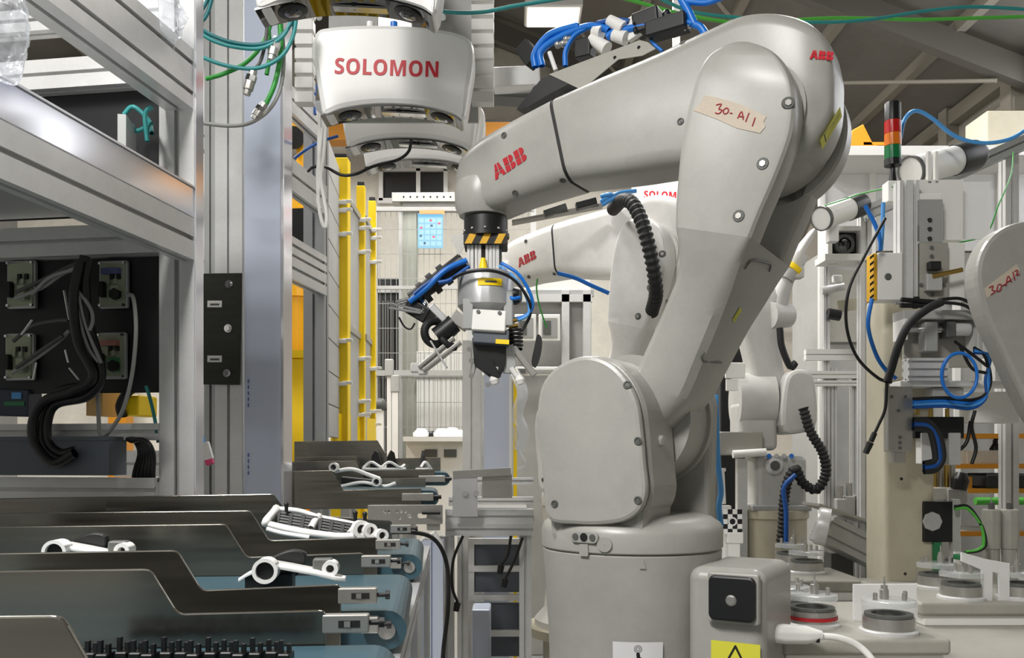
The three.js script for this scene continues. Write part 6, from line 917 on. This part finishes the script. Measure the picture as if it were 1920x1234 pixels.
// third robot, seen from behind at the back
{
  const d = 4.75, k = d / F, C = (x, y, dz = 0) => P(x, y, d - dz), b = C(1448, 850).setY(0), t = thing('industrial_robot', 'small white robot on a cream pedestal with connectors on its back', 'robot arm', b, 'six-axis robot arms');
  part('pedestal', lathe([[0, 0], [62 * k, 0], [62 * k, py2(962, d) - 0.03], [66 * k, py2(962, d) - 0.02], [66 * k, py2(955, d)], [0, py2(955, d)]], b, UP, 40), M.cream, t);
  const bs = part('base', bx(C(1452, 905), 96 * k, 100 * k, 0.22, 0.1, 0.03), M.robotMid, t); for (let i = 0; i < 4; i++) part('connector', cyl(C(1442 + i * 14, 855, 0.11), C(1442 + i * 14, 855, 0.14), 0.012, 0.012, 12), i % 3 ? M.wallGrey : M.blue, bs); part('large_connector', lathe([[0, 0.03], [0.03, 0.03], [0.045, 0.02], [0.045, 0]], C(1450, 873, 0.11), V(0, 0, 1), 28), M.alu, bs); part('connector_rim', lathe([[0, 0.034], [0.025, 0.034], [0.025, 0.03]], C(1450, 873, 0.11), V(0, 0, 1), 24), M.greyDark, bs); part('foot_plate', bx(C(1450, 950), 110 * k, 0.03, 0.3, 0, 0.008), M.aluDark, bs);
  part('turret_disc', merge([cyl(C(1378, 752), C(1446, 752), 52 * k, 52 * k, 40), bx(C(1412, 800), 74 * k, 90 * k, 0.2, 0, 0.03)]), M.robotMid, t);
  part('turret_housing', poly(smooth2([[1453, 812], [1450, 740], [1460, 706], [1480, 698], [1500, 704], [1509, 730], [1508, 805], [1490, 812]], 4).map(p => [(p[0] - 1480) * k, (755 - p[1]) * k]), 0.24, 0.02).translate(C(1480, 755).x, C(1480, 755).y, -d - 0.06), M.robotMid, t);
  const ring = (x, y, w, dp) => { const c = C(x, y); return rrect(-w * k, -dp, w * k, dp, Math.min(w * k, dp) * 0.5, 4).map(q => V(c.x + q[0], c.y, c.z + q[1])); };
  part('lower_arm', loft([ring(1438, 770, 30, 0.08), ring(1436, 720, 32, 0.08), ring(1428, 670, 33, 0.075), ring(1420, 630, 35, 0.075), ring(1422, 590, 38, 0.08), ring(1430, 560, 30, 0.08), ring(1438, 545, 16, 0.06)], 1.0), M.robotMid, t);
  part('elbow', cyl(C(1440, 592, 0.06), C(1478, 592, 0.0), 26 * k, 22 * k, 32), M.robotMid, t);
  part('upper_arm', loft([[1448, 600, 30], [1456, 560, 30], [1470, 520, 28], [1492, 480, 20], [1512, 450, 16], [1528, 428, 11]].map(([x, y, r]) => { const c = C(x, y); return circ(0, 0, 1, 18).map(q => V(c.x + q[0] * r * k * 0.85, c.y + q[0] * r * k * 0.4, c.z + q[1] * r * k)); }), 1.2), M.robotMid, t);
  part('wrist', merge([cyl(C(1500, 478, 0.05), C(1484, 505, 0.05), 0.045, 0.05, 20), bx(C(1492, 512, 0.06), 0.07, 0.06, 0.07, 0, 0.008)]), M.robotMid, t); part('yellow_band', cyl(C(1488, 500, 0.06), C(1482, 508, 0.06), 0.054, 0.054, 20), M.yellow, t, 'yellow band at the wrist'); part('wrist_tool', cyl(C(1482, 508, 0.06), C(1474, 524, 0.06), 0.048, 0.04, 20), M.wallGrey, t);
  single('ribbed_conduit', 'ribbed black conduit looping behind the small white robot', 'conduit', ribTube([[1506, 765], [1520, 810], [1543, 850], [1548, 890], [1530, 918], [1505, 905], [1492, 880], [1478, 900], [1470, 940], [1468, 985], [1464, 1020]].map(p => P(p[0], p[1], d - 0.24)), 0.026, 0.022), M.rubber);
  single('air_hose', 'dark blue hose tied along the conduit of the small white robot', 'hose', tube([[1492, 890], [1470, 915], [1474, 960], [1474, 1018]].map(p => P(p[0], p[1], d - 0.3)), 0.012, 30), M.blueDark);
  single('conduit_strip', 'dark cable strip hanging at the elbow of the small white robot', 'cable', tube([[1462, 615], [1466, 650], [1482, 688], [1492, 680]].map(p => P(p[0], p[1], d - 0.13)), 0.018, 24), M.darkPanel);
  const rl = thing('guide_rail', 'silver guide rail and block beside the small white robot', 'rail', C(1390, 830, 0.1)); part('block', bx(C(1385, 832, 0.1), 0.22, 0.12, 0.1, 0, 0.006), M.steelPlain, rl); part('rod', cyl(C(1374, 852, 0.2), C(1436, 848, 0.2), 0.02, 0.02, 16), M.white, rl); part('post', bx(V(C(1390, 0, 0.1).x, py2(860, d - 0.1) / 2, -d + 0.1), 0.05, py2(860, d - 0.1), 0.05), M.alu, rl);
  single('dark_cabinet', 'dark cabinet standing behind the small white robot', 'cabinet', bx(V(px2(1385, 5.4), py2(640, 5.4) / 2, -5.4), 0.26, py2(640, 5.4), 0.2, 0, 0.01), M.darkPanel);
  single('valve_card', 'white valve card hanging by the small white robot', 'card', merge([bx(P(1378, 695, 4.6), 0.1, 0.08, 0.02, 0, 0.004), bx(P(1372, 722, 4.6), 0.06, 0.06, 0.016, 0, 0.004)]), M.white);
}
// checker target and white pin beside the base
{
  M.checker = canvasMat(128, 160, (g, w, h) => { g.fillStyle = '#f2f2f0'; g.fillRect(0, 0, w, h); g.fillStyle = '#15161a'; for (let y = 0; y < 5; y++) for (let x = 0; x < 4; x++) if ((x + y) % 2) g.fillRect(x * 32, y * 32, 32, 32); g.fillStyle = '#f2f2f0'; g.beginPath(); g.arc(64, 80, 30, 0, 7); g.fill(); g.fillStyle = '#15161a'; g.beginPath(); g.arc(64, 80, 19, 0, 7); g.fill(); });
  const d = 3.9, g = new THREE.BoxGeometry(36 * d / F, 46 * d / F, 0.01); g.userData.keepUV = true; single('checker_target', 'black and white checkered calibration target behind the robot base', 'target', g.translate(...P(1373, 978, d).toArray()), M.checker);
  single('target_stand', 'white stand carrying the checkered calibration target', 'stand', merge([bx(P(1376, 1008, d + 0.02), 0.07, 0.05, 0.06, 0, 0.006), bx(V(px2(1376, d), py2(1012, d) / 2, -d - 0.02), 0.05, py2(1012, d), 0.05)]), M.white);
  single('white_pin', 'slim white pin with a flat head behind the robot shoulder', 'pin', merge([cyl(P(1357, 945, 4.0), P(1355, 884, 4.0), 0.01, 0.008, 12), cyl(P(1355, 884, 4.0), P(1355, 878, 4.0), 0.014, 0.014, 12), bx(V(px2(1358, 4.02), py2(948, 4.02) / 2, -4.02), 0.05, py2(948, 4.02), 0.05)]), M.white);
  single('air_hose', 'bright blue hose bulging out behind the robot turret', 'hose', tube([[1342, 740], [1346, 860], [1352, 920], [1348, 950], [1352, 985]].map(p => P(p[0], p[1], 2.86)), 0.009, 30), M.blueLight);
}
// slanting linear module with a motor, behind the jars
{
  const t = thing('linear_module', 'dark slotted linear module with a silver motor disc behind the jars', 'linear module', P(1580, 1000, 4.2)); part('body', extrusion(P(1540, 990, 3.95), P(1660, 1050, 4.0), 0.14, 0.12, 1, 2, UP), M.aluDark, t); part('top_plate', obox(P(1520, 945, 4.05), P(1640, 985, 4.1), 0.16, 0.012, UP), M.steelPlain, t); part('motor_disc', lathe([[0, 0], [0.075, 0], [0.08, 0.012], [0.08, 0.05], [0, 0.056]], P(1530, 985, 3.85), V(1, -0.2, 0.35), 32), M.alu, t); part('foot', bx(V(px2(1575, 4.1), 0.45, -4.12), 0.1, 0.9, 0.1), M.greyDark, t);
  [[1575, 935], [1592, 930], [1612, 928], [1640, 935]].forEach(([x, y], i) => { const p = P(x, y, 4.22); const s = thing('small_cylinder', ['pale upright pneumatic cylinder', 'grey upright pneumatic cylinder', 'white upright pneumatic cylinder', 'tall upright pneumatic cylinder'][i] + ' behind the linear module', 'cylinder', V(p.x, 0, p.z)); part('rod', cyl(V(p.x, p.y - 0.12, p.z), V(p.x, p.y + 0.06, p.z), 0.014, 0.014, 12), M.steelPlain, s); part('barrel', bx(V(p.x, p.y - 0.05, p.z), 0.045, 0.1, 0.045, 0, 0.006), M.wallGrey, s); part('stem', bx(V(p.x, (p.y - 0.1) / 2, p.z), 0.03, p.y - 0.1, 0.03), M.alu, s); });
}
// black gauge, grey cylinders, valve clutter on the right
{
  const d = 3.5, k = d / F, C = (x, y, dz = 0) => P(x, y, d - dz), t = thing('square_gauge', 'black square sensor plate with a pale octagon beside the cream pillar', 'sensor', C(1756, 1015)); part('plate', bx(C(1756, 978), 54 * k, 76 * k, 0.03, 0, 0.004), M.black, t); part('octagon', lathe([[0, 0.006], [0.036, 0.006], [0.038, 0]], C(1748, 978, 0.015), V(0, 0, 1), 8), M.wallGrey, t, 'pale octagon'); part('bracket', bx(C(1790, 985), 0.03, 0.2, 0.03), M.wallGrey, t); part('stem', bx(V(C(1756, 0).x, (C(0, 1012).y + 0.855) / 2, -d), 0.03, C(0, 1012).y - 0.855, 0.02), M.pcbGreen, t);
  [[1859, 'with a thin pin beside the black plate'], [1893, 'with a thin pin next to the shelf']].forEach(([x, s]) => { const p = P(x, 1030, 3.55), c = thing('grey_cylinder', 'pale grey cylinder ' + s, 'cylinder', V(p.x, TY, p.z)); lpart('body', lathe([[0, 0], [0.03, 0], [0.03, 0.12], [0.034, 0.122], [0.034, 0.27], [0.03, 0.275], [0, 0.275]], V(0, 0, 0), UP, 28), M.offwhite, c); lpart('collar', lathe([[0, 0.275], [0.012, 0.275], [0.012, 0.3], [0, 0.3]], V(0, 0, 0), UP, 16), M.greyDark, c); lpart('pin', cyl(V(0, 0.3, 0), V(0, 0.34, 0), 0.002, 0.002, 8), M.steelPlain, c); });
  [[0, M.black], [4, M.greenBright]].forEach(([o, m], i) => single('green_cable', ['black cable arching to the bench beside the black sensor plate', 'bright green cable arching beside the black cable'][i], 'cable', tube([[1790, 950 + o], [1815, 950 + o], [1840, 985], [1848 - o, 1020], [1836 - o, 1032], [1810, 1036]].map(p => P(p[0], p[1], 3.45)), 0.007, 40), m));
  [[1800, 1044, M.pcbGreen, 'green connector clip'], [1775, 1050, M.greyDark, 'dark connector clip']].forEach(([x, y, m, l]) => single('connector_clip', l + ' lying beside the jars', 'connector', bx(P(x, y, 3.4), 0.04, 0.02, 0.03, 0.4, 0.004), m));
  const v = thing('valve_stand', 'stand of clear tubes and white valve blocks behind the black sensor plate', 'valves', P(1765, 930, 3.75).setY(0.776)); part('post', bx(V(px2(1765, 3.75), (0.776 + py2(935, 3.75)) / 2, -3.75), 0.05, py2(935, 3.75) - 0.776, 0.05), M.alu, v); part('block', bx(P(1765, 925, 3.75), 0.16, 0.05, 0.08, 0, 0.005), M.white, v); for (let i = 0; i < 5; i++) part('tube', cyl(P(1742 + i * 11, 918, 3.75), P(1742 + i * 11, 868, 3.75), 0.011, 0.011, 12), i % 2 ? M.brass : M.steelPlain, v); part('dark_valve', lathe([[0, 0], [0.03, 0], [0.036, 0.04], [0.02, 0.07], [0, 0.07]], P(1797, 918, 3.7), V(0.2, 1, 0), 18), M.black, v); part('block', bx(P(1790, 930, 3.72), 0.08, 0.06, 0.06, 0, 0.005), M.wallGrey, v);
}
{
  const d = 5.2, X = p => px2(p, d), Y = p => py2(p, d), t = thing('parts_shelf', 'steel shelf with orange-yellow edges holding bottles and boxes', 'shelf', V(X(1860), 0, -d));
  for (const y of [1000, 920, 874, 818]) { part('board', bx(V(X(1865), Y(y), -d - 0.2), X(1960) - X(1775), 0.02, 0.45), y === 818 ? M.wallGrey : M.offwhite, t); part('edge', bx(V(X(1865), Y(y), -d + 0.03), X(1960) - X(1775), 0.028, 0.015), M.amber, t, 'orange-yellow shelf edge'); }
  for (const x of [1778, 1957]) for (const z of [0, -0.42]) part('upright', bx(V(X(x), Y(740) / 2, -d + z), 0.04, Y(740), 0.04), M.alu, t);
  [[1875, 0.02], [1897, 0.018]].forEach(([x, r], i) => { const b = thing('bottle', ['tall dark bottle', 'short dark bottle'][i] + ' with a nozzle on the orange-edged shelf', 'bottle', V(X(x), Y(874) + 0.01, -d - 0.05)); lpart('body', lathe([[0, 0], [r * 1.6, 0], [r * 1.6, 0.09 - i * 0.02], [r * 0.7, 0.12 - i * 0.02], [r * 0.7, 0.14 - i * 0.02], [0, 0.14 - i * 0.02]], V(0, 0, 0), UP, 20), M.black, b); lpart('nozzle', bx(V(0.006, 0.15 - i * 0.02, 0), 0.03, 0.02, 0.016, 0, 0.004), M.rubber, b); });
  single('carton', 'pale carton lying on the orange-edged shelf', 'carton', bx(V(X(1838), Y(874) + 0.05, -d - 0.08), 0.2, 0.08, 0.2, 0.1, 0.004), M.tape); single('tool_case', 'long black tool case on the orange-edged shelf', 'case', bx(V(X(1885), Y(920) + 0.055, -d - 0.08), 0.26, 0.085, 0.25, 0, 0.015), M.black); single('green_mat', 'bright green mat rolled under the lowest orange edge', 'mat', cyl(V(X(1815), Y(935) - 0.01, -d + 0.08), V(X(1925), Y(935) - 0.01, -d + 0.08), 0.022, 0.022, 16), M.greenBright); single('yellow_box', 'small orange box on the shelf beside the black tool case', 'box', bx(V(X(1812), Y(920) + 0.045, -d - 0.05), 0.07, 0.07, 0.1, 0, 0.004), M.amber);
}
// fourth robot, its elbow cap entering from the right
{
  const d = 3.05, k = d / F, n0 = V(-0.1, 0, 1).normalize(), c0 = P(1905, 560, d), t = thing('industrial_robot', 'robot with handwritten tape on its rounded elbow cap, reaching in beside the carriage', 'robot arm', V(2.35, 0, -3.1), 'six-axis robot arms');
  const cap = smooth2([[1832, 520], [1838, 478], [1860, 442], [1895, 420], [1945, 414], [1990, 440], [2010, 490], [2012, 560], [2030, 640], [2060, 760], [2050, 830], [1990, 830], [1945, 790], [1915, 735], [1880, 660], [1848, 590]], 4).map(p => [(p[0] - 1905) * k, (560 - p[1]) * k]);
  part('elbow_cap', poly(cap, 0.1, 0.016).translate(c0.x, c0.y, -d - 0.1), M.robot, t); part('upper_arm', cyl(P(1960, 500, d + 0.12), P(2260, 420, d + 0.35), 0.16, 0.13, 40), M.robot, t); part('elbow_rear', cyl(P(1950, 500, d + 0.09), P(1955, 500, d + 0.3), 0.15, 0.15, 40), M.robot, t);
  part('lower_arm', loft([[2020, 790, 40], [2080, 900, 46], [2130, 1000, 50]].map(([x, y, r]) => { const c = P(x, y, d + 0.02); return circ(0, 0, r * k * 1.4, 20).map(q => V(c.x + q[0], c.y + q[0] * 0.3, c.z + q[1])); }), 1.2), M.robot, t);
  part('turret', lathe([[0, 0.5], [0.25, 0.5], [0.24, 0.95], [0.2, 1.2], [0, 1.22]], V(2.48, 0, -3.1), UP, 40), M.robot, t); part('pedestal', lathe([[0, 0], [0.3, 0], [0.3, 0.04], [0.24, 0.06], [0.24, 0.5], [0, 0.5]], V(2.48, 0, -3.1), UP, 40), M.cream, t);
  const L = (x, y, o = 0) => P(x, y, d - o); part('tape_strip', poly([[1845, 541], [1906, 495], [1912, 506], [1905, 515], [1850, 560]].map(p => [(p[0] - 1905) * k, (560 - p[1]) * k]), 0.0012).translate(c0.x, c0.y, -d + 0.0002), M.tape, t, 'masking tape strip');
  const st = [[[1854, 540], [1862, 536], [1860, 544], [1866, 546], [1858, 553]], [[1871, 535], [1869, 546], [1876, 544], [1877, 534], [1871, 534]], [[1879, 536], [1885, 533]], [[1886, 536], [1890, 518], [1897, 529]], [[1887, 530], [1896, 525]], [[1899, 510], [1903, 525]], [[1902, 509], [1908, 507], [1906, 516], [1912, 514]]];
  part('handwriting', merge(st.map(s => tube(s.map(p => L(p[0], p[1], 0.002)), 0.002, s.length * 5, 6))), M.ink, t, 'dark red handwritten 30-A12');
}

// ---------------------------------------------------------------- cables in the air
{
  const W = (name, label, cat, pts, r, m, d, group) => single(name, label, cat, tube(pts.map(p => P(p[0], p[1], p[2] || d)), r, pts.length * 10), m, group);
  W('teal_cable', 'teal cable sagging from the scanner gantry over the upper arm', 'cable', [[780, 10], [835, 22], [900, 23], [960, 12], [1010, 4], [1100, -10]], 0.0065, M.teal, 2.9);
  W('green_cable', 'green cable rising behind the large robot from the valve block', 'cable', [[1150, -8], [1200, 5], [1260, 22], [1340, 38], [1420, 45], [1500, 42]], 0.007, M.greenBright, 3.3);
  W('teal_cable', 'teal cable beside the green one behind the large robot', 'cable', [[1230, -6], [1290, 20], [1350, 30], [1430, 36], [1520, 42], [1620, 38], [1740, 20], [1830, 13], [1960, 20]], 0.0065, M.teal, 3.4);
  W('green_cable', 'green cable stretched under the dark roof to the right', 'cable', [[1480, 38], [1560, 34], [1640, 35], [1720, 37], [1830, 34], [1960, 30]], 0.007, M.greenBright, 3.5);
  W('green_cable', 'thin dark green wire hanging from the slanting rail', 'wire', [[1900, 285, 3.97], [1895, 330, 3.7], [1870, 390], [1855, 430], [1830, 448], [1780, 457]], 0.003, M.green, 3.55); W('green_cable', 'thin green wire drooping beside the smaller camera barrel', 'wire', [[1540, 388, 3.9], [1580, 375, 3.8], [1620, 362, 3.65], [1686, 348, 3.43]], 0.003, M.green, 3.7);
  const T = [['teal cable loop lowest of the bundle by the blue-grey column', [[330, 80], [360, 98], [420, 122], [480, 128], [525, 108], [548, 72], [556, 30], [560, -12]], M.teal], ['teal cable loop in the middle of the bundle by the column', [[362, 40], [390, 62], [430, 78], [480, 84], [520, 72], [545, 45], [552, 10], [552, -12]], M.tealDark], ['teal cable loop uppermost of the bundle by the column', [[360, 48], [395, 74], [440, 88], [490, 90], [530, 68], [548, 30], [556, -12]], M.teal], ['dark teal cable climbing out of the crumpled bag', [[315, 45], [345, 38], [375, 22], [395, -12]], M.tealDark], ['dark teal cable below its neighbour out of the crumpled bag', [[325, 64], [355, 55], [385, 32], [400, -12]], M.tealDark]];
  T.forEach(([l, p, m]) => W('teal_cable', l, 'cable', p, 0.0065, m, 2.85));
  W('green_cable', 'green cable swinging from the gantry to the yellow post', 'cable', [[386, 148], [420, 138], [460, 118], [492, 82], [510, 35], [514, -12]], 0.0075, M.green, 2.95); W('green_cable', 'green cable hanging down to a silver connector', 'cable', [[498, 196], [514, 160], [525, 110], [526, 60], [520, -12]], 0.0085, M.green, 2.9); W('green_cable', 'short green cable behind the silver connectors', 'cable', [[500, 140], [506, 100], [503, 50], [496, -12]], 0.0075, M.green, 2.98);
  W('grey_cable', 'grey cable sweeping behind the corner post to the connectors', 'cable', [[380, 231], [430, 236], [470, 230], [505, 205], [526, 165], [532, 110], [528, 50], [522, -12]], 0.0065, M.greyCable, 2.92);
  [[[476, 130], [462, 178]], [[497, 194], [476, 224]], [[520, 70], [508, 112]]].forEach(([a, b], i) => { const A = P(a[0], a[1], 2.86), B = P(b[0], b[1], 2.86), dir = B.clone().sub(A), L = dir.length(), t = thing('cable_connector', 'silver round cable connector ' + ['hanging free by the blue-grey column', 'on the green cable beside the grey one', 'high among the teal loops'][i], 'connector', A, 'silver cable connectors'); part('shell', lathe([[0, 0], [0.011, 0], [0.013, 0.01], [0.013, L * 0.45], [0.016, L * 0.48], [0.016, L * 0.8], [0.012, L * 0.82], [0.012, L], [0, L]], A, dir, 18), M.steelPlain, t); part('nut', lathe([[0, 0], [0.017, 0], [0.017, 0.018], [0, 0.018]], A.clone().lerp(B, 0.25), dir, 6), M.chrome, t); });
  W('cable_lead', 'lead dropping to the free-hanging silver connector', 'cable', [[476, 132], [490, 110], [500, 60], [500, -12]], 0.006, M.greyDark, 2.88);
  W('black_cable', 'black cable drooping under the innermost scanner housing', 'cable', [[576, 322], [588, 313], [610, 313], [640, 328], [668, 326], [700, 312], [745, 300], [766, 284], [771, 262]], 0.006, M.black, 3.35); W('blue_cable', 'dark blue cable reaching from the cabinet to the scanner row', 'cable', [[552, 297], [575, 280], [600, 266], [634, 255]], 0.006, M.blueDark, 3.5);
  [[[600, 215], [598, 280], [602, 340], [612, 400], [610, 428], [600, 400], [596, 330], [604, 240]], [[612, 225], [606, 300], [596, 370], [600, 392]]].forEach((p, i) => W('white_cable', ['white cable hanging in a long loop beside the second cabinet', 'short white cable beside the long hanging loop'][i], 'cable', p, 0.007, M.white, 3.25));
  W('blue_cable', 'blue cable tie-strip hanging behind the lettered scanner', 'cable', [[590, 160], [586, 190], [588, 215]], 0.012, M.blueDark, 3.6);
  // conduit on the second robot
  single('ribbed_conduit', 'ribbed black conduit arching over the elbow of the second robot', 'conduit', ribTube([[1150, 392, 4.1], [1168, 376, 3.9], [1186, 382, 3.78], [1203, 415, 3.72], [1216, 460, 3.7], [1226, 510, 3.72], [1230, 548, 3.78], [1222, 585, 3.95]].map(p => P(...p)), 0.031, 0.027), M.rubber);
  const v = thing('valve_block', 'small valve block with blue fittings on the second robot arm', 'valves', P(1140, 385, 4.0)); for (const [a, b] of [[[1126, 378], [1192, 358]], [[1128, 368], [1160, 372]], [[1130, 384], [1180, 366]]]) part('hose', tube([P(a[0], a[1], 3.98), P((a[0] + b[0]) / 2, (a[1] + b[1]) / 2 - 5, 3.95), P(b[0], b[1], 3.98)], 0.01, 16), M.blueLight, v); part('valve', obox(P(1080, 388, 4.0), P(1118, 378, 4.0), 0.05, 0.03, UP, 0.004), M.black, v); part('valve', obox(P(1020, 402, 4.02), P(1062, 388, 4.02), 0.04, 0.03, UP, 0.004), M.greyDark, v); part('carrier', obox(P(960, 418, 4.05), P(1130, 386, 4.05), 0.06, 0.012, UP), M.offwhite, v);
  W('blue_cable', 'blue hose hanging under the second robot upper arm', 'hose', [[1045, 512], [1080, 522], [1110, 536], [1142, 550]], 0.009, M.blue, 3.9);
  W('green_cable', 'thin green cord hanging behind the gripper', 'cord', [[1010, 512], [1006, 540], [1012, 575], [1025, 615]], 0.004, M.green, 4.5);
}

scene.traverse(o => { if (o.isMesh) o.castShadow = o.receiveShadow = true; });
renderer.render(scene, camera);
